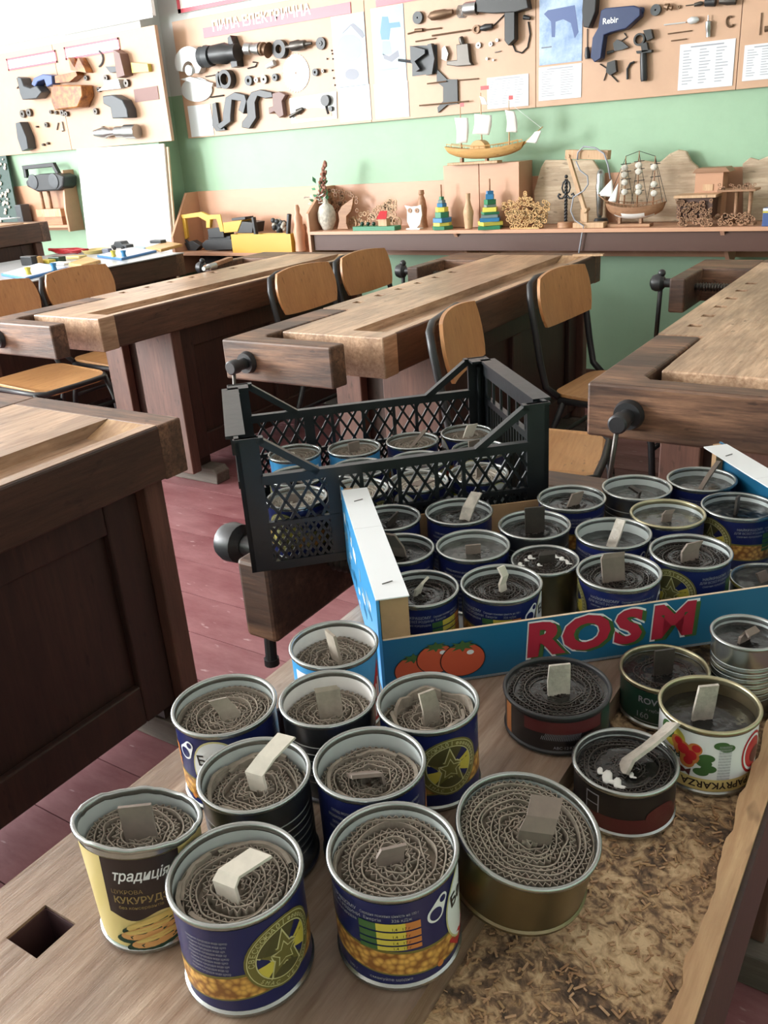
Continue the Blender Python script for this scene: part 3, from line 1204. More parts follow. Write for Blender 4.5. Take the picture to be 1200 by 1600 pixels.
def corn_label(Rr, H, band='corn'):
    mt = [M[k] for k in ('lolive_d', 'navy', 'lolive', 'lolive_l', 'lyellow', 'lwhite', 'lgrey', band, 'lgreen', 'lorange', 'lred', 'lblack')]
    L = Label(Rr - .0019, mt)
    C2 = 2 * PI * L.R
    z0, z1 = .0052, H - .0062
    L.full(z0, z1, M['navy'], .0)
    # picture band and its dull gold edges
    bz = lambda a: .026 + .004 * math.cos(a / L.R * 1 - .4)
    L.patch(0, C2, 0, 0, M['lolive'], .0001, lambda a: bz(a) - .0125, lambda a: bz(a) + .0090)
    L.patch(0, C2, 0, 0, M[band], .0002, lambda a: bz(a) - .0110, lambda a: bz(a) + .0070)
    # medallion at a=0 (also drawn past the seam)
    mz = H * .52
    rm = .0275
    for c in (0,):
        L.disc(c, mz, rm, M['lolive'], .0004)
        L.ring(c, mz, rm - .0022, rm - .0016, M['lolive_l'], .0005)
        L.ring(c, mz, rm - .0080, rm - .0072, M['lolive_l'], .0005)
        L.disc(c, mz, rm - .0082, M['navy'], .0005, -PI * .25, PI * .30)
        L.disc(c, mz, rm - .0082, M['lolive_d'], .0005, PI * .30, PI * .93)
        L.disc(c, mz, rm - .0082, M['navy'], .0005, PI * .93, PI * 1.15)
        L.disc(c, mz, rm - .0082, M['lyellow'], .0006, PI * 1.06, PI * 1.26)
        L.disc(c, mz, rm - .0082, M['lyellow'], .0006, -PI * .16, PI * .16)
        L.disc(c, mz, rm - .0082, M['lolive_d'], .0005, PI * 1.15, PI * 1.76)
        L.poly(star(c, mz - .001, .0205), M['lolive_l'], .0007)
        L.poly(star(c, mz - .001, .0178), M['lolive'], .0008)
        L.poly(star(c, mz - .001, .0100, .5), M['lolive_l'], .0009)
        L.poly(star(c, mz - .001, .0084, .5), M['lolive'], .001)
        L.arctext('СВЕССОЮА', c, mz, rm - .0067, PI * 1.02, PI * .56, .0052, M['lolive_l'])
        L.arctext('01', c, mz, rm - .0067, PI * .56, PI * .44, .006, M['lolive_l'])
        for i in range(11):
            t = PI * (.40 - .05 * i)
            L.ring(c + (rm - .005) * math.cos(t), mz + (rm - .005) * math.sin(t), .0006, .0014, M['lolive_l'], .0006, n=6)
        L.arctext('SMAC VEIXON', c, mz, rm - .0030, PI * 1.2, PI * 1.8, -.0042, M['lolive_l'])
    # slogan, table, ring-pull mark, white oval
    s1 = .0475
    L.text('НАЙКРАЩОМУ', s1, H - .0165, .0042, M['lgrey'])
    L.text('ДЛЯ ВСІЄЇ РОДИНИ', s1, H - .0208, .0036, M['lgrey'])
    L.text('смачна кукурудза', s1, H - .0250, .0034, M['lgrey'])
    s2 = .083
    L.text('Середня поживна цінність на 100 г', s2 + .002, H - .0165, .0032, M['lgrey'], sx=.72)
    L.text('Енергія', s2 - .009, H - .0205, .0034, M['lgrey'])
    L.text('326 кДж', s2 + .010, H - .0205, .0034, M['lgrey'])
    for i, (zz, hh) in enumerate(((H - .0285, .0062), (H - .0350, .0052), (H - .0405, .0042), (H - .0452, .0034))):
        for k, mk in enumerate(('lgreen', 'lyellow', 'lorange')):
            w = (.012, .019, .010)[k]
            xx = s2 - .019 + (0, .012, .031)[k]
            L.patch(xx, xx + w, zz, zz + hh, M[mk], .0004)
        L.text('1,4   17 г', s2 + .009, zz + .0008, .0032, M['lblack'], .0006)
    s3 = .1165
    L.disc(s3, H - .0245, .0068, M['lwhite'], .0004)
    L.disc(s3 + .0062, H - .0158, .0042, M['lwhite'], .0004)
    L.poly([(s3 - .0058, H - .0208), (s3 + .0028, H - .0132), (s3 + .0098, H - .0180), (s3 + .0064, H - .0265)], M['lwhite'], .0004)
    L.disc(s3, H - .0245, .0050, M['navy'], .0006)
    L.disc(s3 + .0062, H - .0158, .0027, M['navy'], .0006)
    # white oval with brand fragment
    s4 = .147
    L.disc(s4, mz + .002, .0245, M['lolive_l'], .0005, sx=.9, sz=1.22)
    L.disc(s4, mz + .002, .0235, M['lwhite'], .0006, sx=.88, sz=1.2)
    L.disc(s4 + .010, mz - .010, .0105, M['lyellow'], .0007, sx=.8, sz=1.2)
    L.disc(s4 + .013, mz - .008, .0065, M['lgreen'], .0008, sx=.7, sz=1.2)
    L.text('Баво', s4 - .001, mz + .0085, .0135, M['lblack'], .001, rot=.12, bold=.02)
    L.poly([(s4 - .02, mz - .020), (s4 + .018, mz - .012), (s4 + .022, mz - .02), (s4 + .014, mz - .024), (s4 - .01, mz - .031)], M['lred'], .0009)
    L.disc(.118, .0115, .0026, M['lorange'], .0003)
    L.text('смакуйте щодня', .083, .0085, .0036, M['lgrey'], .0003)
    L.text('340 г', .055, .0085, .0036, M['lgrey'], .0003)
    # small print left of the medallion
    s5 = C2 - .05
    for k in range(9):
        L.text('складники кукурудза вода цукор сіль'[k % 3:30 - k % 4], s5, H - .017 - .0033 * k, .0027, M['lgrey'], .0003, sx=.7)
    return L


def facing(px, py, z):
    p = Pz(px, py, z)
    return math.atan2(-p.y, -p.x)      # azimuth from the can to the camera


_lab = {}


def place_can(spec):
    cx, cy, D, H, z0 = spec['c'][0], spec['c'][1], spec['D'], spec['H'], spec.get('z', .8015)
    p = Vector((*spec['xy'], z0))
    rz = math.atan2(-p.y, -p.x) + spec.get('rot', 0)
    t = thing('tin_can', spec['label'], 'tin can', (p.x, p.y, z0), rz, spec.get('group', 'tin can candles'))
    Rr = D / 2
    wob = spec.get('wob')
    make_body(t, Rr, H, spec.get('out', M['tin']), spec.get('inn', M['lacq']), spec.get('ribs', 0), wob, spec.get('rimm'))
    if spec.get('lab'):
        k = (spec['lab'].__name__, round(Rr, 4), H, spec.get('band', ''))
        if k not in _lab or wob:
            L = spec['lab'](Rr, H, spec['band']) if 'band' in spec else spec['lab'](Rr, H)
            if wob:
                L.mb.v = [Vector(wob(*v)) for v in L.mb.v]
            _lab[k] = L.build(t)
        else:
            o = _lab[k].copy()
            scene.collection.objects.link(o)
            o.parent = t
    fill = H - spec.get('sink', .012)
    cm = spec.get('cm', M['card'])
    if spec.get('wax'):
        add_wax(t, Rr, fill - spec.get('waxd', .0012), spec['wax'], spec.get('seed', 1))
        if spec.get('coil', True):
            o = add_coil(t, Rr, fill - .0014 + spec.get('cz', .0), spec.get('seed', 1) % 4 + 20, M['card_dark'], rough=.0012, poly=.035)
            o.rotation_euler.z = spec.get('seed', 1)
    elif cm:
        o = add_coil(t, Rr, fill, spec.get('seed', 1), cm, **spec.get('kw', {}))
        if 'cs' in spec:
            o.rotation_euler.z = spec['cs'][0]
            o.scale = (spec['cs'][1], spec['cs'][2], 1)
    for i, wk in enumerate(spec.get('wicks', [])):
        pts, wd, w, m = wk[:4]
        if len(wk) > 4:
            continue
        add_wick(t, [(a, b, fill - .003 + c) for a, b, c in pts], wd, w, m, rz=rz)
    return t


def plain_label(Rr, H, key='sky'):
    cols = {'sky': ('sky', 'lwhite', 'lred'), 'navyplain': ('navy', 'lgrey', 'sky'), 'green': ('ldgreen', 'lgrey', 'lgreen'), 'dark': ('lblack', 'lorange', 'ldgreen'), 'dred': ('lblack', 'ldred', 'lgrey')}[key]
    L = Label(Rr - .0019, [M[c] for c in cols] + [M['lorange'], M['lgreen'], M['lwhite'], M['lgrey'], M['ldred']])
    C2 = 2 * PI * L.R
    z0, z1 = .0052, H - .0062
    a, b, c = (M[x] for x in cols)
    L.full(z0, z1, a, 0)
    if key == 'sky':
        L.patch(.02, .05, z0, z1 - .006, c, .0002, lambda s: z0, lambda s: z0 + (s - .02) / .03 * (z1 - z0 - .006))
        for k in range(5):
            L.patch(.03 + .004 * k, .032 + .004 * k, z0 + .004, z0 + .02 + .006 * k, b, .0004)
        L.patch(-.045, -.016, z0 + .012, z1 - .006, b, .0002)
        L.text('молоко', -.03, H * .55, .008, a, .0004)
        L.text('Ml', .0, H - .018, .008, M['lwhite'], .0003)
        L.patch(C2 / 2 - .02, C2 / 2 + .02, z0 + .01, z1 - .01, b, .0002)
    elif key == 'navyplain':
        for k in range(9):
            L.text('вершкове згущене молоко з цукром' if k % 2 else 'склад молоко незбиране цукор', -.012, H - .018 - .0055 * k, .0042, b, .0003, sx=.7)
            L.text('пастеризоване', .03, H - .018 - .0055 * k, .004, b, .0003, sx=.7)
        L.disc(.058, H * .45, .008, M['lorange'], .0003, sx=.8, sz=2.2)
        L.ring(.0, .012, .003, .004, b, .0003)
    elif key == 'green':
        L.text('ROVÝ SALÁT', .0, H - .019, .0092, b, .0004, bold=.02)
        L.text('v rajčatové omáčce', .0, H - .0265, .0046, b, .0004)
        L.text('160', -.022, H - .036, .009, b, .0004)
        L.patch(-.03, .03, z0 + .002, z0 + .0028, M['lgrey'], .0003)
    elif key == 'dark':
        L.patch(-.058, -.048, z0, z1, M['lorange'], .0002)
        L.patch(.046, .068, z0, z1, c, .0002)
        L.patch(-.03, .044, z0 + .017, z1 - .001, M['ldred'], .0002)
        L.text('///////////////////////', .004, z0 + .0105, .0055, M['lgrey'], .0004, sx=1.0)
        L.text('////////////////////////', .006, z0 + .0145, .004, M['lgrey'], .0004, sx=1.2)
        L.text('ABC·12·KRB  M·07', .014, z0 + .0015, .0042, M['lgrey'], .0004)
    elif key == 'dred':
        L.patch(-.03, .062, z0, z0 + .014, M['ldred'], .0002)
        L.patch(-.03, -.0295 + .012, z0 + .012, z1 - .004, M['lgrey'], .0001)
        L.patch(-.029, -.0185, z0 + .013, z0 + .021, a, .0003)
        L.patch(-.029, -.0185, z0 + .022, z1 - .005, a, .0003)
        L.disc(.036, z0 + .014, .013, M['ldred'], .0004, sx=1.2, sz=.8)
    return L


def tradition_label(Rr, H):
    L = Label(Rr - .0019, [M[c] for c in ('lcob', 'lcob2', 'lcream', 'lbrown', 'lwhite', 'lgoldtext', 'lorange', 'lgreen', 'lyellow', 'ldgreen')])
    C2 = 2 * PI * L.R
    z0, z1 = .0052, H - .0062
    L.full(z0, z1, M['lcream'], 0)
    for s in (0.0, C2 / 2):
        f0 = lambda a, s=s: z0 + .027 + .003 * math.sin((a - s) * 160) + .05 * abs(a - s) * .0
        L.patch(s - .027, s + .024, 0, z1, M['lbrown'], .0002, f0)
        L.text('традиція', s - .002, H - .0235, .0118, M['lwhite'], .0004, rot=.0, bold=.015, shear=.3, sx=.74)
        L.text('ЦУКРОВА', s - .012, H - .0345, .0045, M['lgoldtext'], .0004)
        L.text('КУКУРУДЗА', s - .001, H - .0425, .0076, M['lgoldtext'], .0004, bold=.02, sx=.92)
        L.text('без консервантів', s - .004, H - .0475, .0036, M['lgoldtext'], .0004)
        # three cobs
        for k, (da, dz, rr, mk) in enumerate(((.004, .0265, .0052, 'lcob2'), (-.001, .0195, .0056, 'lcob'), (.006, .0125, .0058, 'lcob'))):
            rot = .22
            def el(sx_, sz_, ox=0, oz=0):
                pts = []
                for i in range(20):
                    t = 2 * PI * i / 20
                    x, z = sx_ * math.cos(t) + ox, sz_ * math.sin(t) + oz
                    pts.append((s + da + x * math.cos(rot) - z * math.sin(rot), dz + x * math.sin(rot) + z * math.cos(rot)))
                return pts
            L.poly(el(.0235, rr * 1.1, -.002, -.0022), M['ldgreen'], .0004 + .0003 * k)
            L.poly(el(.021, rr * .95), M[mk], .0005 + .0003 * k)
            L.poly(el(.017, rr * .40, .0, rr * .4), M['lcob2'], .0006 + .0003 * k)
        L.text('340', s + .03, .018, .006, M['ldgreen'], .0004)
    return L


def paprykarz_label(Rr, H):
    L = Label(Rr - .0019, [M[c] for c in ('lwhite', 'lorange', 'lgreen', 'lred', 'lgrey', 'lcream', 'ldgreen', 'lyellow', 'lbrown', 'ldred')])
    C2 = 2 * PI * L.R
    z0, z1 = .0052, H - .0062
    L.full(z0, z1, M['lwhite'], 0)
    L.patch(0, C2, z0, z0 + .0125, M['lcream'], .0002)
    L.text('PAPRYKARZA', .012, z0 + .0098, .0098, M['lbrown'], .0004, rot=PI, bold=.02)
    L.text('PAPRYKARZA', C2 / 2, z0 + .0098, .0098, M['lbrown'], .0004, rot=PI, bold=.02)
    L.disc(-.030, H * .74, .011, M['lyellow'], .0002, sx=1.2, sz=1.0)
    L.disc(-.036, H * .78, .008, M['lgreen'], .0003, sx=1, sz=1)
    for a, z, r in ((-.019, .62, .0085), (-.012, .56, .0080), (-.024, .70, .006), (-.008, .68, .006), (-.014, .47, .0065)):
        L.disc(a, H * z, r, M['lorange'], .0004)
        L.disc(a + .001, H * z + .001, r * .62, M['lred'], .0005)
    for a, z in ((.0, .5), (.004, .42), (.002, .58), (.013, .78), (.018, .74), (-.002, .36)):
        L.disc(a, H * z, .005, M['lgreen'], .0003, sx=1.3, sz=.8)
    L.text('PAPR', -.030, H * .55, .0085, M['ldgreen'], .0005, rot=PI + .1, bold=.02)
    # little red fish
    L.disc(-.023, H * .32, .006, M['ldred'], .0005, sx=1.4, sz=.6)
    L.poly([(-.016, H * .32), (-.010, H * .32 + .004), (-.011, H * .32 - .004)], M['ldred'], .0006)
    for k in range(12):
        L.text('lllllllllllllllll', .0165, H * .26 + k * .003, .0032, M['lgrey'], .0003, sx=.9)
    L.disc(.046, H * .56, .0165, M['lred'], .0003, sx=.85, sz=1.25)
    L.ring(.046, H * .56, .0125, .0145, M['lwhite'], .0005, sx=.85, sz=1.25)
    L.disc(.05, H * .5, .008, M['ldred'], .0006)
    return L


def wobble(sx, sy, rot, dent=0, jag=0, H=.09):
    c, s = math.cos(rot), math.sin(rot)

    def f(x, y, z):
        k = (z / H) ** 1.5
        u, v = x * c + y * s, -x * s + y * c
        u *= 1 + (sx - 1) * k
        v *= 1 + (sy - 1) * k
        a = math.atan2(y, x)
        zz = z
        if jag and z > H * .93:
            zz = z + jag * (math.sin(a * 7) * .5 + math.sin(a * 17 + 1) * .3 + math.sin(a * 29) * .25) + .004 * math.sin(a + 2.2)
        return (u * c - v * s, u * s + v * c, zz)
    return f


V = lambda *a: tuple(x / 1000 for x in a)
wide = (1, 0, 0)
N1 = 'tin can candles'
cardm, pale, greym, foil = M['card'], M['card_pale'], M['card_grey'], M['foil']
CANS = [
    dict(label='navy corn can at the very front with star medallion facing right and bright folded wick', c=(367, 1359), D=.0895, H=.081, lab=corn_label, rot=.52, seed=1, kw=dict(poly=.09, loose=.004), sink=.014,
         wicks=[([V(-4, -10, 0), V(-6, -8, 14), V(-3, -4, 18), V(17, 8, 22)], (1, -.55, 0), .017, pale)]),
    dict(label='navy corn can at the front showing coloured table, corn band and edge of white oval', c=(613, 1323), D=.0880, H=.081, lab=corn_label, rot=-2.16, seed=2, kw=dict(poly=.06, pitch=.0056), sink=.011,
         wicks=[([V(-2, -2, 0), V(-2, -2, 9), V(1, -1, 15)], (1, .2, 0), .018, M['card_grey'])]),
    dict(label='dented yellow corn can with dark brown panel and jagged cut rim', c=(213, 1275), D=.0815, H=.087, lab=tradition_label, rot=-.2, seed=3, kw=dict(poly=.08, pitch=.005), sink=.016,
         wob=wobble(1.16, .86, 1.15, jag=.0011, H=.087), cs=(1.15, 1.08, .86), wicks=[([V(2, -4, 0), V(1, -2, 30)], (1, .05, 0), .022, greym)]),
    dict(label='ribbed silver can with loose cardboard roll and white folded wick, unlabelled', c=(397, 1206), D=.086, H=.081, ribs=6, out=M['tin_dark'], seed=4, kw=dict(poly=.12, loose=.006), sink=.016,
         wicks=[([V(2, 0, 0), V(0, 2, 16), V(10, 6, 27), V(26, 16, 38)], (1, -.5, 0), .015, pale)]),
    dict(label='dark blue can with pale small print, behind the front pair, brown wick leaning left', c=(577, 1188), D=.086, H=.081, lab=plain_label, band='navyplain', rot=0, seed=5, kw=dict(poly=.07, loose=.004), sink=.017,
         wicks=[([V(8, -2, 0), V(6, -3, 10), V(-16, -6, 12)], (.25, -.75, .5), .022, M['card_grey'])]),
    dict(label='navy can with white oval at the left, behind the jagged yellow can', c=(350, 1098), D=.0895, H=.081, lab=corn_label, rot=-3.75, seed=6, kw=dict(poly=.05), sink=.012,
         wicks=[([V(6, -4, 0), V(2, -2, 9), V(-5, 0, 19)], (1, .3, 0), .016, cardm)]),
    dict(label='ribbed black can with white inside and upright square wick, centre of the loose cans', c=(513, 1088), D=.083, H=.081, ribs=6, out=M['tin_dark'], inn=M['white'], seed=7, kw=dict(poly=.05, rough=.002), sink=.016,
         wicks=[([V(2, -4, 0), V(1, -3, 27), V(-1, -1, 29)], (1, .15, 0), .020, cardm)]),
    dict(label='navy can with big star medallion in front of the tomatoes on the fruit box', c=(666, 1094), D=.0857, H=.081, lab=corn_label, rot=.38, seed=8, kw=dict(poly=.10, loose=.010, rough=.002), sink=.019,
         wicks=[([V(2, -6, 0), V(2, -6, 18), V(-1, -5, 34)], (1, .5, 0), .015, cardm)]),
    dict(label='light blue can with red stripe touching the fruit box corner', c=(521, 1004), D=.0845, H=.081, lab=plain_label, band='sky', rot=.0, seed=9, inn=M['white'], kw=dict(poly=.05, pitch=.0056), sink=.016,
         wicks=[([V(2, -4, 0), V(0, -3, 16), V(-2, -2, 31)], (.25, -.4, 0), .017, cardm)]),
    dict(label='wide low black can, dark waxed coil and pale upright wick, before the fruit box lettering', c=(876, 1075), D=.098, H=.042, z=.8018, lab=plain_label, band='dark', rot=0, seed=11, out=M['dark'], rimm=M['dark'], wax=M['wax'], sink=.004, cz=.0012,
         wicks=[([V(0, -8, 0), V(0, -7, 16), V(1, -6, 33)], (1, .05, 0), .020, foil)]),
    dict(label='low dark green can with foreign lettering and grey wick', c=(1045, 1041), D=.085, H=.047, z=.778, lab=plain_label, band='green', rot=.1, seed=12, rimm=M['rimgold'], wax=M['wax'], sink=.006,
         wicks=[([V(-2, -2, 0), V(-1, -1, 29)], (1, .1, 0), .019, M['card_dark'])]),
    dict(label='white and red patterned fish can with gold rim, beside the pale bench edge', c=(1109, 1097), D=.086, H=.068, z=.776, lab=paprykarz_label, rot=.0, seed=13, rimm=M['rimgold'], inn=M['gold'], wax=M['wax'], coil=False, sink=.016,
         wicks=[([V(-6, 0, -2), V(-5, -1, 14), V(-3, -2, 38)], (1, .05, 0), .018, foil)]),
    dict(label='slim ribbed silver can at the right frame edge, partly in front of the fruit box', c=(1160, 986), D=.0665, H=.081, z=.778, ribs=7, seed=14, out=M['tin'], wax=M['wax'], coil=False, sink=.009,
         wicks=[([V(-3, -2, 0), V(-1, 0, 8), V(4, 2, 12), V(6, -3, 9)], (1, .6, 0), .016, M['card_grey'])]),
    dict(label='low dark red can with white wax spots and long pale wick leaning right', c=(970, 1180), D=.0868, H=.047, z=.778, lab=plain_label, band='dred', rot=-.05, seed=15, wax=M['wax'], sink=.007, cz=.0008,
         wicks=[([V(-4, -6, 0), V(2, -2, 10), V(20, 6, 16), V(38, 16, 22), V(46, 20, 27)], (.25, -.75, .5), .017, foil)], spots=((-18, -12, 9), (-12, -20, 7), (-22, -4, 5), (2, -12, 4))),
]
BOXC = [
    dict(label='can farthest left at the back of the fruit box, half hidden by the white flange', c=(606, 806), D=.083, lab=plain_label, band='navyplain', wax=M['wax'], seed=21, wicks=[([V(2, -2, 0), V(6, 2, 12)], (.6, .6, .3), .02, M['card_dark'])]),
    dict(label='fruit box can with brown wick leaning left over the white flange', c=(624, 855), D=.083, lab=plain_label, band='navyplain', wax=M['wax'], seed=22, wicks=[([V(0, 0, 0), V(-3, 0, 14), V(-12, -2, 32)], (1, -.5, 0), .019, M['card_grey'])]),
    dict(label='navy corn can in the front left corner of the fruit box', c=(656, 917), D=.083, lab=corn_label, rot=-1.35, wax=M['wax'], seed=23, cz=.001, wicks=[([V(-4, 4, 0), V(0, 2, 13), V(6, 2, 19)], (.5, .4, .3), .012, pale)]),
    dict(label='fruit box can with long pale wick leaning right, just before the black crate', c=(717, 797), D=.086, lab=plain_label, band='navyplain', wax=M['wax'], seed=24, wicks=[([V(6, -6, 0), V(12, -2, 16), V(24, 6, 33)], (.8, -.5, 0), .015, foil)]),
    dict(label='fruit box can with pale solid wax and square brown wick', c=(738, 850), D=.086, lab=plain_label, band='navyplain', wax=M['wax_pale'], coil=False, seed=25, wicks=[([V(0, -2, 0), V(0, -2, 13)], (1, .05, 0), .017, M['card_grey'])]),
    dict(label='navy corn can in front row of the fruit box with small twisted wick', c=(783, 909), D=.0865, lab=corn_label, rot=-2.05, wax=M['wax'], seed=26, cz=.0015, wicks=[([V(2, 0, 0), V(1, 0, 11), V(4, 0, 20), V(0, 2, 30)], (.7, .5, 0), .009, pale)]),
    dict(label='unlabelled fruit box can with tall dark square wick', c=(836, 821), D=.0868, ribs=5, out=M['tin_dark'], wax=M['wax'], seed=27, wicks=[([V(0, -2, 0), V(0, -2, 35)], (1, .05, 0), .023, M['card_dark'])]),
    dict(label='bare tin can brim full with white wax crumbs, centre of the fruit box', c=(850, 869), D=.0765, H=.066, out=M['gold'], wax=M['wax'], seed=28, cz=.0015, sink=.004, wicks=[([V(2, -2, 0), V(2, -1, 12), V(4, 2, 15)], (1, .1, 0), .018, M['card_dark'])],
         spots=((-28, -2, 6), (-14, 14, 6), (14, 12, 6), (20, 4, 6), (-20, 8, 4), (24, -6, 5), (-8, -6, 4), (10, 20, 5))),
    dict(label='navy can at the back of the fruit box with crumpled wick, near the crate corner', c=(893, 776), D=.087, lab=corn_label, rot=-.9, wax=M['wax'], seed=29, wicks=[([V(0, -4, 0), V(4, -2, 8), V(8, 0, 18)], (1, .4, 0), .018, M['card_grey'])]),
    dict(label='bright navy can with deep empty inside and slanted pale wick', c=(960, 830), D=.0875, lab=corn_label, rot=-2.0, wax=M['wax'], coil=False, sink=.016, seed=30, wicks=[([V(-4, -6, 0), V(2, -2, 14), V(10, 4, 32)], (.5, -.5, 0), .012, foil)]),
    dict(label='navy corn can with big upright grey wick before the fruit box lettering', c=(967, 891), D=.0885, lab=corn_label, rot=-1.45, wax=M['wax'], seed=31, cz=.0015, wicks=[([V(-6, -4, 0), V(-8, -2, 30), V(-6, 0, 34)], (1, .1, 0), .024, greym)]),
    dict(label='plain tin can with shiny grey wax at the back of the fruit box', c=(994, 758), D=.089, out=M['tin_dark'], ribs=5, wax=M['wax_pale'], coil=False, sink=.014, seed=32, wicks=[([V(0, -4, 0), V(4, 0, 8), V(-8, 4, 16)], (.5, .5, 0), .008, M['card_dark'])]),
    dict(label='navy can at the back right of the fruit box with thin leaning stick', c=(1093, 745), D=.0885, lab=corn_label, rot=.9, wax=M['wax_pale'], coil=False, sink=.012, seed=33, wicks=[([V(-4, -6, 0), V(8, 2, 14), V(26, 12, 32)], (.5, -.5, 0), .006, M['card_grey'])]),
    dict(label='gold-rimmed can with small rounded wick in the middle of the fruit box', c=(1043, 798), D=.0885, lab=plain_label, band='navyplain', rimm=M['rimgold'], wax=M['wax_pale'], coil=False, seed=34, wicks=[([V(-2, -2, 0), V(-1, -2, 12), V(3, 0, 16)], (1, .1, 0), .012, M['card_grey'])]),
    dict(label='navy can with star medallion and slogan in the right half of the fruit box', c=(1081, 859), D=.0880, lab=corn_label, rot=-.42, wax=M['wax'], seed=35, cz=.0015, wicks=[([V(-2, -4, 0), V(-2, -3, 14), V(4, 0, 22)], (1, .3, 0), .021, M['card_grey'])]),
    dict(label='navy can against the right white flange with thin upright wick', c=(1150, 789), D=.0875, lab=corn_label, rot=-.75, wax=M['wax'], coil=False, seed=36, wicks=[([V(-4, -2, 0), V(-3, -2, 10), V(-2, 0, 24)], (.5, .5, 0), .008, M['card_dark'])]),
    dict(label='lower black-green can cut by the right edge inside the fruit box', c=(1197, 903), D=.078, H=.036, lab=plain_label, band='green', out=M['tin_dark'], wax=M['wax_pale'], coil=False, sink=.005, seed=37, wicks=[([V(0, 4, 0), V(-4, 8, 12)], (1, .5, 0), .014, M['card_grey'])]),
]
for c in BOXC:
    c.setdefault('H', .0725)
    c.setdefault('z', .8045)
    c.setdefault('sink', .010)
    c['group'] = 'tin can candles in the fruit box'
CRC = []
crl = ['far left', 'second', 'third', 'far right']
crr = ['back row', 'middle row', 'front row']
CRP = [[(460, 706), (553, 698), (644, 687), (730, 674)], [(464, 742), (561, 731), (653, 720), (749, 700)], [(466, 780), (562, 767), (658, 756), (751, 741)]]
crw = [[[V(-4, -4, 0), V(-10, 0, 12)], [V(0, 2, 0), V(0, 2, 18)], [V(-2, -4, 0), V(22, 10, 22)], [V(0, -2, 0), V(10, 6, 20)]],
       [[V(4, -8, 0), V(-30, -16, 18)], [V(12, -6, 4), V(22, -2, 10)], [V(6, -6, 4), V(20, 4, 16)], [V(-8, 0, 4), V(-8, 0, 24)]],
       [[V(-6, 0, 0), V(-5, 2, 14)], [V(-14, -2, 4), V(-12, 2, 10)], [V(-6, -4, 4), V(14, 2, 9)], [V(4, 0, 4), V(5, 2, 18)]]]
for j in range(3):
    for i in range(4):
        sky_ = j == 0 and i < 2
        CRC.append(dict(label='can in the black crate, %s, %s from the left%s' % (crr[j], {0: 'first', 1: 'second', 2: 'third', 3: 'fourth'}[i], ', light blue' if sky_ else ''),
                        c=CRP[j][i], D=.083, H=.077, z=.8045, lab=plain_label if sky_ else corn_label, seed=40 + i + 4 * j, cm=M['card'] if j < 2 else M['card_pale'], sink=.008,
                        rot=(-2.6 + i * 1.3 + j), group='tin can candles in the black crate',
                        wicks=[(crw[j][i], (.9, .4 if i % 2 else -.3, 0), .018 if not (j == 0 and i == 2) else .006, M['card_grey'] if (i + j) % 3 else pale)]))
        if sky_:
            CRC[-1]['band'] = 'sky'
        elif j == 2 and i == 0:
            CRC[-1]['band'] = 'veg'
        if j == 1:
            CRC[-1].update(wax=M['wax_pale'], coil=False)
BXL = Vector((-.424, .6007, 0))
bu, bv = Vector((.747, .664, 0)).normalized(), Vector((-.664, .747, 0)).normalized()
BW, BD, BH, BZ = .517, .312, .105, .8012
CU, CV = Vector((.724, .69, 0)).normalized(), Vector((-.69, .724, 0)).normalized()
CO = Vector((-.727, .747, .8012))
CW, CD = .410, .285
for s in CANS + BOXC + CRC:
    s['xy'] = list(Pz(s['c'][0], s['c'][1], s.get('z', .8015) + s['H'])[:2])
for grp, fr_ in ((CANS, None), (BOXC, (BXL, bu, bv, BW, BD, .0035)), (CRC, (CO, CU, CV, CW, CD, .0075))):      # settle: no two cans inside each other
    for it in range(60):
        for i, a in enumerate(grp):
            for b in grp[i + 1:]:
                dx, dy = b['xy'][0] - a['xy'][0], b['xy'][1] - a['xy'][1]
                d = math.hypot(dx, dy)
                need = (a['D'] + b['D']) / 2 + .0012
                if d < need:
                    k = (need - d) / 2 / d
                    a['xy'][0] -= dx * k
                    a['xy'][1] -= dy * k
                    b['xy'][0] += dx * k
                    b['xy'][1] += dy * k
        if fr_:
            o_, u_, v_, w_, d_, m_ = fr_
            for a in grp:
                rel = Vector((a['xy'][0] - o_.x, a['xy'][1] - o_.y, 0))
                r_ = a['D'] / 2 + m_
                uu = min(max(rel.dot(u_), r_), w_ - r_)
                vv = min(max(rel.dot(v_), r_), d_ - r_)
                q_ = Vector((o_.x, o_.y, 0)) + u_ * uu + v_ * vv
                a['xy'] = [q_.x, q_.y]
for s in CANS + BOXC + CRC:
    t = place_can(s)
    fill = s['H'] - s.get('sink', .012)
    if 'spots' in s:
        c_, s_ = math.cos(YAW - t.rotation_euler.z), math.sin(YAW - t.rotation_euler.z)
        mb = MB()
        for (a, b, r) in s['spots']:
            a, b, r = a / 1000, b / 1000, r / 1000
            mb.ball((a * c_ - b * s_, a * s_ + b * c_, fill), r, sc=(1, .5, .2), n=9)
            mb.ball((a * c_ - b * s_ + r * .6, a * s_ + b * c_ + r * .5, fill), r * .6, sc=(.5, 1.1, .25), n=8)
        tag(mb.build('wax_crumbs', M['wax_white'], t, world=False, smooth=True), kind='stuff')

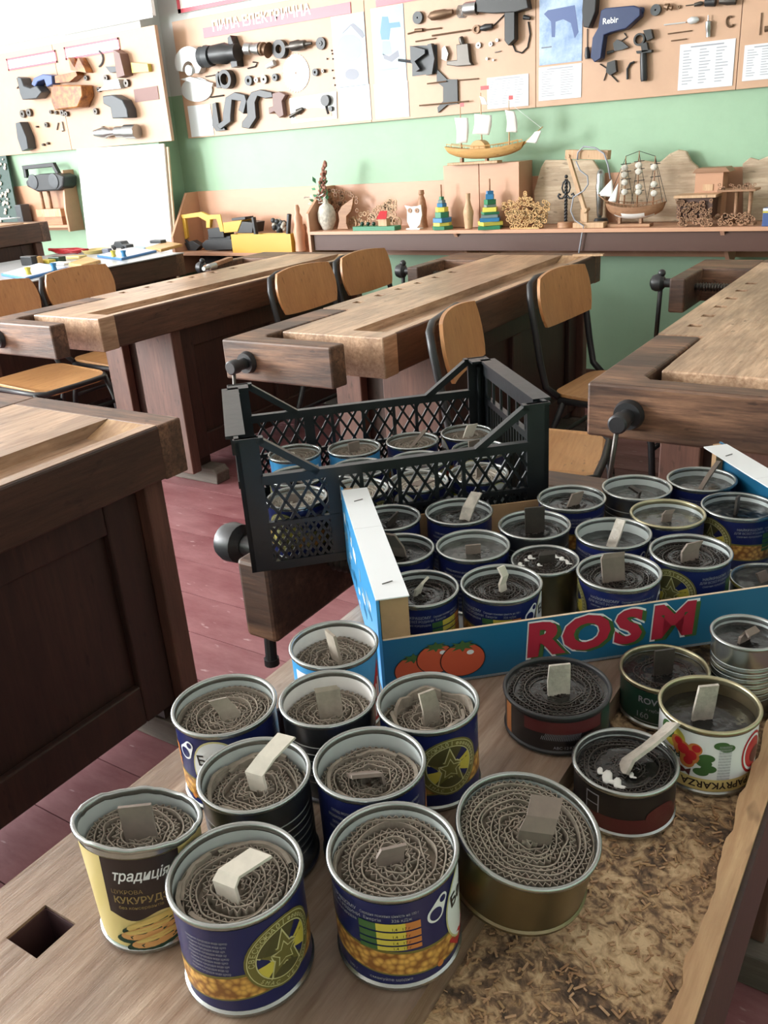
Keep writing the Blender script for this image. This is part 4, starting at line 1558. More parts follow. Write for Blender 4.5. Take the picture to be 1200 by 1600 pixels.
# the tilted gold can, left side resting on the step beside the tray
p = Pz(826, 1291, .861)
tilt = thing('tin_can', 'wide low gold can standing tilted on the sawdust with a pale coil', 'tin can', (p.x, p.y, p.z), 0, 'tin can candles')
tilt.rotation_mode = 'QUATERNION'
nrm = (Vector((0, 0, 1)) + E1 * .16 - E2 * .04 + Vector((0, 0, 0))).normalized()
nrm = Vector((.20, -.02, 1)).normalized()
tilt.rotation_quaternion = Vector((0, 0, 1)).rotation_difference(nrm)
tilt.location = p - nrm * .051
make_body(tilt, .0515, .051, M['gold'], M['lacq'], 0, None, M['tin'], 64)
add_coil(tilt, .0515, .044, 10, M['card'], poly=.035, pitch=.0048)
add_wick(tilt, [(.004, -.006, .04), (.004, -.006, .053), (.008, .0, .060), (.014, .016, .063)], (1, -.12, 0), .023, greym)

# ------------------------------------------------------------------ fruit box
fb = thing('fruit_box', 'blue cardboard fruit box with white flanges, painted tomatoes and red capital letters', 'box', (BXL.x, BXL.y, BZ), math.atan2(bu.y, bu.x))
MB().box((0, 0, 0), (BW, BD, .003)).build('base', M['boxwhite'], fb, world=False)
fp = MB()
fp.box((.0, 0, 0), (BW, .003, .0595), 0)
fp.build('front_panel', [M['boxblue']], fb, world=False)
MB().box((.001, .0002, .0595), (BW - .001, .0028, .06)).build('panel_edge', M['board_edge'], fb, world=False)
MB().box((0, BD - .003, 0), (BW, BD, .054)).build('back_panel', [M['crosswood']], fb, world=False)
for k in (0, 1):
    x0 = -.003 if k == 0 else BW
    MB().box((x0, 0, .0), (x0 + .003, BD, BH)).build('end_panel', [M['sky'] if k == 0 else M['boxblue']], fb, world=False)
    xa = 0 if k == 0 else BW - .030
    for j, (ya, yb) in enumerate(((.0, .172), (.1725, BD - .014))):
        MB().box((xa - .003 * (1 - k), ya, BH - (.0004 if j else 0)), (xa + .030 + .003 * k, yb, BH + .0012)).build('flange', M['boxwhite'], fb, world=False)
    MB().box((xa + .001, .0031, .003), (xa + .029, .0189, BH - .001)).build('corner_block', M['crosswood'], fb, world=False)
    xc = .001 if k == 0 else BW - .011
    MB().box((xc, BD - .0145, .003), (xc + .010, BD - .0035, BH - .001)).build('corner_block', M['crosswood'], fb, world=False)
    mb = MB()
    for yy in (.03, .255):
        mb.tube([(xa + .008, yy, BH + .0016), (xa + .019, yy + .004, BH + .0016)], .0006, 5)
    tag(mb.build('staples', M['darksteel'], fb, world=False), kind='stuff')
# printing on the left end
pr = MB()
rn = random.Random(5)
for i in range(26):
    y = rn.uniform(.01, BD - .03)
    z = rn.uniform(.006, BH - .03)
    w, h = rn.uniform(.006, .03), rn.uniform(.003, .014)
    pr.prism([(-.0032, y, z), (-.0032, y + w, z + rn.uniform(-.004, .004)), (-.0032, y + w * .9, z + h), (-.0032, y - w * .1, z + h)], (-.0002, 0, 0), i % 3)
pr.build('end_print', [M['boxwhite'], M['boxblue'], M['poster']], fb, world=False)


def flat_text(mb, txt, x, z, size, mi, y, bold=0, sx=1.0, shear=0, rise=0):
    v, f = text_mesh(txt, bold, shear)
    mb.add([(x + a * sx * size, y, z + b * size + rise * a) for a, b in v], [t_ for t_ in f], mi)


lt = MB()
tx, tz, ts = .262, .0185, .052
for (txt, dx) in (('R', -.098), ('O', -.053), ('S', -.008), ('M', .041)):
    flat_text(lt, txt, tx + dx + .0012, tz - .0004, ts, 0, -.00035, .085, 1.2, .05)
    flat_text(lt, txt, tx + dx + .0045, tz - .0022, ts, 1, -.0006, .05, 1.2, .05)
    flat_text(lt, txt, tx + dx, tz, ts, 2, -.0009, .045, 1.2, .05)
lt.build('lettering', [M['boxwhite'], M['lgreen'], mat('letter_crimson', sr(172, 40, 62), .4)], fb, world=False)
to = MB()


def ell(mb, cx, cz, rx, rz_, mi, y, n=28, a0=0, a1=2 * PI):
    pts = [(cx + rx * math.cos(a0 + (a1 - a0) * i / n), y, cz + rz_ * math.sin(a0 + (a1 - a0) * i / n)) for i in range(n)]
    mb.add(pts, [tuple(range(n))], mi)


for cx, cz, rx, k in ((.030, .021, .0195, 0), (.053, .031, .0195, 1), (.080, .026, .0225, 2)):
    y = -.0003 - k * .0006
    ell(to, cx, cz, rx + .001, rx * .83 + .001, 3, y)
    ell(to, cx, cz, rx, rx * .83, 0, y - .0001)
    pts = []
    for i in range(16):
        a = 2 * PI * i / 16
        r = rx * (.62 if i % 2 == 0 else .28)
        pts.append((cx + r * math.cos(a) * 1.15, y - .0003, cz + rx * .72 + r * math.sin(a) * .5))
    to.add([(cx, y - .0003, cz + rx * .72)] + pts, [(0, 1 + i, 1 + (i + 1) % 16) for i in range(16)], 1)
    ell(to, cx + rx * .35, cz + rx * .35, rx * .17, rx * .12, 2, y - .0004, 10)
to.build('tomato_print', [mat('tomato_orange', sr(196, 84, 56), .4), M['lgreen'], M['boxwhite'], M['lblack']], fb, world=False)

# ------------------------------------------------------------------ black crate
cr = thing('plastic_crate', 'black plastic lattice crate with humped corners holding twelve cans', 'crate', CO, math.atan2(CU.y, CU.x))
Hh, Hr = .184, .133
fm = M['crate']
th = .006
for (xa, ya) in ((0, 0), (CW - .03, 0), (0, CD - .03), (CW - .03, CD - .03)):
    mb = MB()
    xo = xa if xa == 0 else CW - th
    yo = ya if ya == 0 else CD - th
    mb.box((xa, yo, 0), (xa + .03, yo + th, Hh))
    mb.box((xo, ya, 0), (xo + th, ya + .03, Hh - .0005))
    x2 = xa + .012 if xa == 0 else xa + .013
    y2 = (ya + .001, ya + .016) if ya == 0 else (ya + .014, ya + .029)
    mb.box((x2, y2[0], .001), (x2 + .004, y2[1], Hh - .012))
    mb.box((xa - .0015 if xa == 0 else xa, ya - .0015 if ya == 0 else ya, Hh - .003), (xa + (.03 if xa == 0 else .0315), ya + (.006 if ya == 0 else .0315), Hh))
    mb.build('corner_post', fm, cr, world=False)


def strut(mb, p, q, y0, y1, w):
    """bar in the xz plane between p and q, from y0 to y1"""
    a, b = Vector((p[0], 0, p[1])), Vector((q[0], 0, q[1]))
    d = (b - a).normalized()
    n_ = Vector((-d.z, 0, d.x)) * w / 2
    mb.prism([(v.x, y0, v.z) for v in (a - n_, b - n_, b + n_, a + n_)], (0, y1 - y0, 0))


def lattice(xa, xb, za, zb, step, sl):
    """diagonal crossing bars clipped to a rectangle"""
    out = []
    h = zb - za
    w = h * sl
    x = xa - w
    while x < xb:
        for s in (1, -1):
            x0_, x1_ = (x, x + w) if s > 0 else (x + w, x)
            pa, pb = [x0_, za], [x1_, zb]
            if s > 0:
                t0 = max(0, (xa - x) / w)
                t1 = min(1, (xb - x) / w)
                if t1 > t0 + .03:
                    out.append(((x + w * t0, za + h * t0), (x + w * t1, za + h * t1)))
            else:
                t0 = max(0, (x + w - xb) / w)
                t1 = min(1, (x + w - xa) / w)
                if t1 > t0 + .03:
                    out.append(((x + w - w * t0, za + h * t0), (x + w - w * t1, za + h * t1)))
        x += step
    return out


for yo, nm in ((0, 'front'), (CD - .005, 'back')):
    rl = MB()
    rl.box((.028, yo - .003, Hr - .012), (CW - .028, yo + .008, Hr))
    rl.box((.028, yo - .001, .062), (CW - .028, yo + .006, .068))
    rl.box((.028, yo - .001, .0), (CW - .028, yo + .006, .012))
    for (a, b) in (((.03, Hh - .004), (.100, Hr - .004)), ((CW - .03, Hh - .004), (CW - .100, Hr - .004))):
        strut(rl, a, b, yo - .003, yo + .008, .009)
    rl.box((.028, yo - .003, Hh - .008), (.036, yo + .008, Hh))
    rl.box((CW - .036, yo - .003, Hh - .008), (CW - .028, yo + .008, Hh))
    rl.build('side_rail', fm, cr, world=False)
    la = MB()
    for (a, b) in lattice(.03, CW - .03, .068, Hr - .012, .0205, .62):
        strut(la, a, b, yo + .0005, yo + .0035, .0036)
    for (a, b) in lattice(.03, CW - .03, .012, .062, .0105, .62):
        strut(la, a, b, yo + .0005, yo + .0035, .0036)
    for xx in (.118, .155, .205, .255, .292):
        la.box((xx - (.008 if xx in (.118,) else .0025), yo, .01), (xx + (.008 if xx in (.118,) else .0025), yo + .004, Hr - .01))
    la.build('lattice_panel', fm, cr, world=False)
for xo, sg in ((0, 1), (CW - .005, -1)):
    xa, xb = xo - .004, xo + .009
    e = MB()
    e.box((xa - .006, .02, Hh - .004), (xb + .006, CD - .02, Hh))
    e.box((xa, .02, Hh - .026), (xa + .004, CD - .02, Hh - .004))
    MB().box((xa + .002, .02, Hh - .072), (xb - .002, CD - .02, Hh - .062)).build('end_rail', fm, cr, world=False)
    MB().box((xo, .02, 0), (xo + .005, CD - .02, .012)).build('end_rail', fm, cr, world=False)
    e.build('end_rail', fm, cr, world=False)
    e = MB()
    y = .045
    k = 0
    while y < CD - .035:
        e.box((xo + .001, y, .01), (xo + .0045, y + .0035, Hh - .07))
        if k % 3 == 0:
            e.box((xo + .001, y, Hh - .064), (xo + .0045, y + .004, Hh - .003))
        y += .0125
        k += 1
    e.build('end_bars', fm, cr, world=False)
ba = MB()
ba.box((0, 0, 0), (CW, CD, .002))
ba.build('base', fm, cr, world=False)

# ------------------------------------------------------------------ wood chips in the tray
rn = random.Random(11)
ch = MB()
for i in range(1500):
    x = rn.uniform(-.222, -.09)
    y = rn.uniform(.18, .62)
    s_ = rn.uniform(.0008, .003)
    l_ = s_ * rn.uniform(1.2, 3.4)
    a = rn.uniform(0, PI)
    z = .7746 + rn.uniform(0, .0009)
    d = Vector((math.cos(a), math.sin(a), rn.uniform(-.25, .25)))
    ch.beam(Vector((x, y, z)) - d * l_ / 2, Vector((x, y, z)) + d * l_ / 2, s_ * .6, .0005, i % 3)
tag(ch.build('wood_chips', [M['chip'], M['w_rail'], M['pale_wood']]), 'fine wood chips and shavings scattered over the near bench tray', 'wood chips', kind='stuff')

# ------------------------------------------------------------------ display boards on the walls
YBD = 4.472


def Q(px, py, off=0.0, Y=YBD):
    return Py(px, py, Y - off)


def S_(px, py, d=5, Y=YBD):
    return (Q(px, py - d, 0, Y) - Q(px, py + d, 0, Y)).length / (2 * d)       # metres per pixel, upright


def solo(mb, name, mats, label, cat, group=None, **k):
    o = mb.build(name, mats, None, **k)
    return tag(o, label, cat, group)


BZ0, BZ1 = 1.424, 2.088
bd = thing('display_board', 'long peach board of dismantled power tools on the green back wall', 'display board', (-2.5, 4.49, BZ0))
xs = [Q(290, 200).x, Q(578, 150).x, Q(837, 150).x, Q(1151, 120).x, 1.2]
xs[0] = -4.375
for a, b in zip(xs[:-1], xs[1:]):
    MB().box((a + .0015, YBD + .001, BZ0), (b - .0015, YB - .006, BZ1 if a > -3 else BZ1)).build('panel', M['board'], bd, bevel=.001)


def band(name, z0, z1, x0, x1, m, Y, parent):
    return MB().box((x0, Y - .003, z0), (x1, Y, z1)).build(name, m, parent)


ztop, zbot = Q(547, 3).z, Q(547, 21).z
ban = thing('banner', 'red banner with pale capital letters across the left board panel', 'banner', (-3.4, YBD - .001, zbot))
band('strip', zbot, ztop, -4.12, Q(548, 10).x, M['pink'], YBD - .0005, ban)


def walltext(txt, cx, z, size, m, Y, parent, name='lettering', sx=1.0, bold=.02):
    v, f = text_mesh(txt, bold, 0)
    mb = MB()
    mb.add([(cx + a * size * sx, Y, z + b * size) for a, b in v], f)
    return mb.build(name, m, parent)


walltext('ПИЛА ЕЛЕКТРИЧНА', Q(493, 27).x - .40, zbot + .028, .075, M['lwhite'], YBD - .0042, ban, sx=1.0)
z2 = Q(590, 11).z
ban2 = thing('banner', 'red banner cut by the top edge above the blue jigsaw poster', 'banner', (-2.3, YBD - .001, z2))
band('strip', z2, z2 + .09, Q(588, 10).x, Q(830, 3).x, M['pink'], YBD - .0005, ban2)
s1 = thing('wall_sign', 'white sign with crimson border in the top left corner of the back wall', 'sign', (-3.6, 4.49, Q(340, 12).z))
za = Q(278, 21).z
xa_, xb_ = Q(276, 10).x, -3.0
MB().box((xa_, 4.478, za), (xb_, 4.49, za + .30)).build('plate', M['white'], s1)
for q in ((xa_, xa_ + .025, za, za + .3), (xa_, xb_, za, za + .022)):
    MB().box((q[0], 4.4765, q[2]), (q[1], 4.478, q[3])).build('border', M['pink'], s1)


def paper(label, px0, py0, px1, py1, m=None, lines=10, cols=2, title=None, Y=YBD, seed=1, name='paper_sheet', cat='paper', group='papers on the boards'):
    a, b = Q(px0, py0, 0, Y), Q(px1, py1, 0, Y)
    x0, x1, z1, z0 = a.x, b.x, a.z, b.z
    t = thing(name, label, cat, ((x0 + x1) / 2, Y, z0), group=group)
    MB().box((x0, Y - .0022, z0), (x1, Y - .0004, z1)).build('sheet', m or M['paper'], t)
    if lines:
        rn = random.Random(seed)
        mb = MB()
        w = x1 - x0
        h = z1 - z0
        for i in range(lines):
            z = z1 - h * (.16 + .78 * i / lines)
            for c in range(cols):
                xa = x0 + w * (.07 + .9 * c / cols)
                mb.box((xa, Y - .0026, z), (xa + w * (.62 / cols) * rn.uniform(.5, 1.1), Y - .0022, z + h * .018))
        mb.box((x0 + w * .2, Y - .0026, z1 - h * .09), (x1 - w * .2, Y - .0022, z1 - h * .06))
        tag(mb.build('printed_lines', M['lgrey'], t), kind='stuff')
    return t


p1 = paper('pale blue poster of a circular saw', 517, 27, 576, 132, M['poster'], 0, name='poster', cat='poster', group='tool posters')
p2 = paper('pale blue poster of a blue jigsaw', 579, 14, 636, 126, M['poster'], 0, name='poster', cat='poster', group='tool posters')
p3 = paper('blue poster of a hammer drill beside the real drill', 843, -4, 909, 95, M['poster2'], 0, name='poster', cat='poster', group='tool posters')


def flatshape(parent, pts, m, name, Y=YBD - .0024, th=.0004, mb=None):
    P = [Q(x, y, 0, Y) for x, y in pts]
    b = mb or MB()
    b.prism([(p.x, Y, p.z) for p in P], (0, -th, 0))
    if mb is None:
        return b.build(name, m, parent)


def circ(cx, cy, rx, ry, n=20, a0=0, a1=360):
    return [(cx + rx * math.cos(R(a0 + (a1 - a0) * i / n)), cy + ry * math.sin(R(a0 + (a1 - a0) * i / n))) for i in range(n + (1 if a1 - a0 < 360 else 0))]


M['inkgrey'] = mat('poster_print_grey', sr(104, 108, 122), .4)
M['inkpale'] = mat('poster_print_pale', sr(128, 156, 170), .4)
M['inkblue'] = mat('poster_print_blue', sr(66, 124, 186), .4)
M['inkdark'] = mat('poster_print_dark_blue', sr(72, 92, 142), .4)
flatshape(p1, circ(546, 75, 20, 22), M['inkpale'], 'printed_disc')
flatshape(p1, [(534, 54), (548, 40), (566, 60), (570, 56), (566, 48), (552, 36), (548, 38), (536, 50)], M['inkgrey'], 'printed_motor', YBD - .003)
flatshape(p1, circ(550, 116, 11, 9), M['inkgrey'], 'printed_blade')
flatshape(p2, [(594, 50), (597, 26), (606, 26), (608, 36), (624, 34), (626, 42), (610, 44), (608, 62), (596, 62)], M['inkblue'], 'printed_drill')
flatshape(p2, [(598, 84), (608, 88), (622, 78), (624, 88), (612, 97), (600, 92)], M['inkgrey'], 'printed_foot')
flatshape(p2, [(597, 64), (609, 64), (612, 84), (597, 86)], M['inkpale'], 'printed_body')
flatshape(p2, [(592, 108), (622, 105), (622, 108), (592, 111)], M['inkpale'], 'printed_caption')
flatshape(p3, [(856, 16), (898, 8), (904, 50), (898, 60), (892, 36), (880, 30), (868, 34), (867, 58), (862, 58), (861, 34), (850, 22)], M['inkdark'], 'printed_drill')
flatshape(p3, [(846, 74), (862, 72), (862, 74), (846, 76)], M['inkgrey'], 'printed_caption')
paper('blank glared sheet in the lower left corner of the tool board', 293, 166, 335, 211, None, 0)
paper('printed sheet under the circular saw poster', 528, 137, 581, 187, None, 7, 1, seed=3)
paper('printed sheet under the jigsaw poster', 584, 132, 640, 182, None, 5, 1, seed=4)
paper('printed sheet behind the sails of the tall ship', 761, 122, 826, 165, None, 10, 3, seed=5)
paper('bold printed sheet under the hammer drill poster', 842, 106, 908, 152, None, 11, 2, seed=6)
paper('square printed table sheet right of the ringed handle', 1063, 70, 1144, 134, None, 12, 3, seed=7)
paper('printed sheet cut by the right frame edge', 1164, 71, 1235, 120, None, 11, 3, seed=8)

TG = 'dismantled tool parts on the board'


def extr(pts, th, off=0, mb=None, mi=0, Y=YBD):
    mb = mb or MB()
    P = [Q(x, y, off, Y) for x, y in pts]
    mb.prism([(p.x, Y - off, p.z) for p in P], (0, -th, 0), mi)
    return mb


def wdisc(cx, cy, rpx, th, mb=None, off=0, hole=0, mi=0, Y=YBD, n=24):
    mb = mb or MB()
    c = Q(cx, cy, off, Y)
    r = rpx * S_(cx, cy, 5, Y)
    Mx = Matrix.Translation((c.x, Y - off, c.z)) @ Matrix.Rotation(R(90), 4, 'X')
    h = max(.0001, hole * S_(cx, cy, 5, Y))
    mb.lathe([(h, 0), (r, 0), (r, th), (h, th), (h, 0)], n, mi, Mx)
    return mb


def wturn(p, q, prof, mb=None, off=.0, mi=0, n=16, Y=YBD):
    """solid of revolution lying against the board, radii in pixels"""
    mb = mb or MB()
    s = S_((p[0] + q[0]) / 2, (p[1] + q[1]) / 2, 5, Y)
    rm = max(r for t, r in prof) * s
    a, b = Q(p[0], p[1], 0, Y), Q(q[0], q[1], 0, Y)
    y = Y - rm - .001 - off
    mb.turned((a.x, y, a.z), (b.x, y, b.z), [(t, r * s) for t, r in prof], n, mi)
    return mb


def wtube(pts, rpx, mb=None, off=0.0, mi=0, Y=YBD, n=6):
    mb = mb or MB()
    s = S_(pts[0][0], pts[0][1], 5, Y) * rpx
    P = [Q(x, y, 0, Y) for x, y in pts]
    mb.tube([(p.x, Y - s - .001 - off, p.z) for p in P], s, n, mi)
    return mb


def item(mb, label, m, name='tool_part', cat='tool part', smooth=35, grp=TG, bevel=0):
    return solo(mb, name, m, label, cat, grp, smooth=smooth, bevel=bevel)


D, DG, ST, DS, CA = M['dark'], M['darkgrey'], M['steel'], M['darksteel'], M['cast']
# left panel
a = extr(circ(303, 98, 21, 25, 22, 150, 400) + circ(303, 110, 9, 14, 12, 380, 170), .05)
wdisc(298, 110, 8, .02, a, .05)
item(a, 'white cast saw housing arch at the left end of the board', CA, 'saw_housing')
a = extr(circ(309, 140, 24, 19, 26), .012)
extr([(285, 124), (300, 120), (336, 130), (334, 136), (300, 128)], .02, .012, a)
item(a, 'white half-round blade guard below the saw housing', CA, 'blade_guard')
item(wtube([(322, 120), (338, 117)], 1), 'thin pin above the white blade guard', DS, 'steel_pin')
item(wtube([(330, 152), (350, 149)], 1.4), 'thin pin below the white blade guard', DS, 'steel_pin')
a = wturn((327, 90), (342, 88), [(0, 17), (.4, 14), (.5, 18), (1, 16)])
item(a, 'round dark collar between arch and motor housing', DG, 'motor_collar')
a = wturn((344, 86), (382, 82), [(0, 15), (.5, 17), (.7, 13), (1, 14)], n=20)
extr([(366, 60), (370, 56), (378, 78), (381, 104), (372, 106), (368, 84)], .06, .0, a)
item(a, 'dark grey motor housing with upright fin', D, 'motor_housing')
a = wturn((391, 77), (414, 77), [(0, 10), (.4, 10), (.45, 8), (1, 11)], n=20)
item(a, 'short steel stator drum right of the fin', ST, 'stator')
a = wturn((416, 76), (427, 79), [(0, 10), (.3, 11), (.4, 8), (.8, 9), (1, 13)])
item(a, 'brown wound coil next to the stator drum', M['brownsteel'], 'coil')
item(wdisc(441, 77, 15, .035, hole=7), 'black ring flange in the top row of the board', D, 'flange_ring')
a = wturn((452, 74), (492, 68), [(0, 3), (.2, 4), (.22, 8), (.5, 9), (.6, 7), (.75, 7), (.8, 4), (1, 2)])
item(a, 'dark armature with tapered shaft', DS, 'armature')
item(wdisc(503, 68, 10, .015, wdisc(503, 68, 4, .02, hole=1)), 'small black disc at the end of the armature', D, 'rubber_disc')
a = wdisc(463, 114, 29, .003, hole=2)
for k in range(30):
    q = R(12 * k)
    c = (463 + 19.5 * math.cos(q), 114 + 29.5 * math.sin(q))
    extr([(c[0] - 1, c[1] - 1), (c[0] + 1.2, c[1]), (c[0] - .5, c[1] + 1.4)], .003, 0, a)
item(a, 'large bright circular saw blade', CA, 'cutting_disc', 'saw blade')
a = wdisc(359, 124, 15, .05, hole=9)
extr([(345, 118), (349, 112), (354, 137), (347, 138)], .05, 0, a)
item(a, 'open black half drum under the motor housing', D, 'drum')
for i, (x, y, r, h, m) in enumerate(((391, 126, 8, 3, DG), (403, 125, 4, 1.5, ST), (415, 124, 7, 2, DS), (432, 121, 6, 2, DG), (495, 113, 6, 2, DG), (507, 111, 3, 1, DS))):
    nm = ['gear left of the white washer under the ring flange', 'small white washer between two gears', 'dark gear with stub shaft left of the saw blade', 'grey washer touching the saw blade left side', 'grey cog right of the saw blade', 'tiny cog near the saw poster'][i]
    item(wdisc(x, y, r, .02, hole=h), nm, m, 'gear' if r > 4.5 else 'washer')
item(wtube([(388, 107), (400, 104), (403, 98), (396, 97)], 1.2), 'looped wire under the stator', D, 'wire')
item(wturn((420, 104), (432, 98), [(0, 4), (1, 5)]), 'red and white capacitor above the saw blade', CA, 'capacitor')
# handles
item(extr([(336, 162), (341, 160), (346, 192), (352, 196), (356, 203), (342, 205), (336, 196)], .025), 'curved black strip at the bottom left of the board', D, 'handle_shell')
item(extr([(354, 176), (358, 152), (372, 144), (388, 148), (391, 158), (386, 178), (378, 172), (382, 158), (368, 156), (366, 180), (366, 190), (350, 202), (344, 196), (354, 188)], .035), 'black hooked handle half, leftmost of the handle shells', DG, 'handle_shell', bevel=.003)
item(extr([(391, 158), (398, 144), (412, 140), (430, 144), (432, 152), (420, 154), (408, 150), (404, 160), (406, 184), (395, 201), (383, 199), (384, 190), (392, 180)], .035), 'glossy black handle shell shaped like an arch', D, 'handle_shell', bevel=.003)
item(extr([(431, 146), (442, 143), (452, 148), (446, 158), (449, 180), (442, 184), (434, 174), (426, 178), (425, 168), (432, 166)], .035), 'dark handle shell beside the white base plate', M['mauve'], 'handle_shell', bevel=.003)
a = extr([(453, 154), (526, 143), (527, 185), (456, 193)], .004)
item(a, 'white frame plate with a cut-out under the saw blade', CA, 'base_plate')
a = extr([(462, 172), (490, 168), (518, 170), (519, 182), (462, 187)], .002, .004)
item(a, 'brown card behind the white frame plate', M['board'], 'brown_card')
a = wdisc(512, 157, 9, .03)
wtube([(510, 164), (514, 178)], 2, a)
wdisc(519, 170, 4, .02, a)
item(a, 'dark lever knob at the right end of the white plate', D, 'lever_knob')
a = wturn((456, 182), (476, 170), [(0, 3), (.5, 2), (.6, 5), (1, 3)])
item(a, 'clamp screw at the left end of the white plate', DS, 'clamp_screw')
a = MB()
for x, y in ((518, 79), (519, 84), (511, 92), (520, 92), (519, 110), (521, 122), (523, 133)):
    wdisc(x, y, 1.4, .01, a)
tag(item(a, 'tiny screws left of the saw poster', DS, 'screws'), kind='stuff')
# middle panel
item(wdisc(655, 28, 10, .02, hole=1.5), 'dark spoked gear at the top of the second board', DG, 'gear')
a = wturn((672, 27), (711, 19), [(0, 1), (.08, 4), (.15, 7), (.3, 8), (.7, 7), (.8, 5), (1, 4)])
item(a, 'brown tapered drill chuck', M['brownsteel'], 'drill_chuck')
a = MB()
for k in range(5):
    wtube(circ(718 + k * 2, 18, 4, 10, 12), .5, a)
item(a, 'thin steel coil spring by the black drill', ST, 'spring')
a = wturn((730, 15), (750, 13), [(0, 9), (.2, 11), (1, 11)])
item(a, 'finned steel gearbox nose of the black drill', ST, 'gearbox')
a = extr([(750, 0), (772, -8), (828, -8), (832, 14), (812, 20), (775, 22), (752, 20)], .05)
extr([(794, 20), (810, 19), (810, 62), (800, 72), (794, 64)], .045, 0, a)
item(a, 'big black power drill body with downward handle', D, 'power_drill', 'power drill', bevel=.003)
item(wtube([(802, 70), (806, 80), (816, 83), (825, 74), (829, 54), (826, 34)], 1.3, wturn((820, 27), (830, 29), [(0, 4), (1, 3)])), 'black cord curling up beside the drill handle', D, 'cord')
item(wtube([(638, 53), (656, 48), (690, 44)], 1.4, wturn((650, 48), (662, 47), [(0, 3), (1, 3)])), 'upper thin spindle right of the jigsaw poster', M['brownsteel'], 'spindle')
item(wtube([(676, 56), (735, 47)], 1.6), 'long brown rod beneath the drill chuck', M['brownsteel'], 'rod')
item(wtube([(650, 65), (681, 60)], 1.2), 'short brown rod above the router base', M['brownsteel'], 'rod')
a = wturn((754, 45), (772, 41), [(0, 4), (.4, 6), (1, 4)])
wtube([(772, 40), (790, 22)], 1, a)
item(a, 'carbon brush holder on a wire below the drill body', D, 'brush_holder')
item(wdisc(745, 46, 7, .01, hole=4), 'thin brass ring left of the brush holder', M['brownsteel'], 'ring')
a = extr([(645, 72), (683, 70), (684, 114), (645, 119)], .006)
extr([(672, 70), (678, 68), (683, 92), (679, 116), (670, 118), (676, 92)], .03, .006, a)
extr([(645, 72), (668, 78), (668, 84), (652, 96), (660, 108), (654, 112), (646, 96)], .03, .006, a)
wtube([(624, 94), (648, 97)], 2.5, a)
item(a, 'grey router base plate with rod pointing left', DG, 'router_base', 'tool part')
a = extr([(694, 76), (698, 72), (703, 84), (700, 95), (693, 92)], .02)
item(a, 'small twisted silver bracket right of the router base', ST, 'bracket')
a = wturn((722, 58), (726, 72), [(0, 4), (.5, 5), (1, 3)])
extr([(717, 70), (735, 68), (738, 96), (742, 102), (718, 104), (702, 102), (702, 96), (718, 94)], .03, 0, a)
item(a, 'grey iron clamp bracket in the middle of the board', DS, 'clamp_bracket', bevel=.003)
a = MB()
for x, y, r in ((749, 71, 4.5), (768, 69, 3.5), (778, 63, 2.5), (762, 92, 2), (772, 94, 1.5)):
    wdisc(x, y, r, .012, a, hole=r * .4)
wtube([(774, 82), (783, 80)], 1, a)
tag(item(a, 'tiny nuts and washers right of the clamp bracket', ST, 'nuts'), kind='stuff')
a = extr([(684, 108), (700, 124), (716, 124), (717, 162), (700, 164), (686, 176), (685, 168), (694, 158), (694, 136), (684, 128)], .012)
item(a, 'black bow-tie shaped guide plate behind the ship', D, 'guide_plate')
item(wtube([(670, 131), (700, 127)], 1.2, wtube([(700, 127), (748, 123)], 1.2), off=.013), 'upper thin rod crossing the black guide plate', M['brownsteel'], 'rod')
item(wtube([(658, 165), (735, 158)], 1.3, off=.013), 'lower thin rod crossing the black guide plate', M['brownsteel'], 'rod')
# right panel
a = extr([(917, -4), (938, -6), (936, 20), (926, 45), (917, 43), (915, 18)], .05)
item(a, 'dark angle grinder body cut by the top edge', D, 'angle_grinder', 'power tool', bevel=.004)
item(wtube([(918, 45), (918, 75)], .8, wturn((919, 74), (920, 92), [(0, 3), (.7, 5), (1, 4)])), 'thin cord ending in a black mains plug', D, 'mains_plug')
a = extr([(945, 18), (952, 14), (996, 10), (1006, 14), (1006, 26), (984, 46), (960, 52), (950, 56), (945, 92), (935, 98), (929, 90), (932, 60), (941, 44)], .055)
wturn((1000, 17), (1008, 17), [(0, 6), (1, 5)], a)
solo(a, 'power_drill', M['blue'], 'navy blue power drill with white lettering, pistol grip pointing down', 'power drill', None, smooth=35, bevel=.004)
dr = [o for o in scene.collection.objects if o.get('label', '').startswith('navy blue power')][0]
c = Q(960, 33)
walltext('Rebir', c.x, c.z - .012, .034, M['lwhite'], YBD - .056, None, 'lettering').parent = None
lt_ = [o for o in scene.collection.objects if o.name.startswith('lettering') and o.parent is None][0]
lt_.parent = dr
lt_.matrix_parent_inverse = Matrix.Translation(-dr.location)
item(wdisc(1026, 16, 9, .02, hole=1.5), 'dark slotted disc right of the blue drill', DG, 'disc')
item(wturn((1040, 10), (1052, 13), [(0, 4), (.5, 6), (.6, 3), (1, 4)], wdisc(1061, 11, 3, .01, hole=1)), 'bright collet and washer beside the slotted disc', M['brownsteel'], 'collet')
item(wtube([(1072, 9), (1088, 7)], 1, wturn((1086, 8), (1100, 5), [(0, 3), (.7, 4), (1, 2)])), 'small shaft with dark tip near the top edge', DS, 'shaft')
item(wturn((1104, 4), (1120, 3), [(0, 7), (1, 8)]), 'black ribbed knob at the top right', D, 'knob')
item(wturn((1126, 2), (1152, 2), [(0, 5), (.5, 7), (1, 6)]), 'grey gearbox stub at the top right', DS, 'gearbox_stub')
item(wtube([(1038, 39), (1072, 35)], 1.2, wturn((1076, 33), (1094, 31), [(0, 3), (.3, 6), (.8, 5), (1, 2)])), 'thin rod ending in a pale brush', CA, 'rod_brush')
item(wtube([(1044, 53), (1081, 48)], 1.1), 'upper of two short spindles over the square sheet', M['brownsteel'], 'spindle')
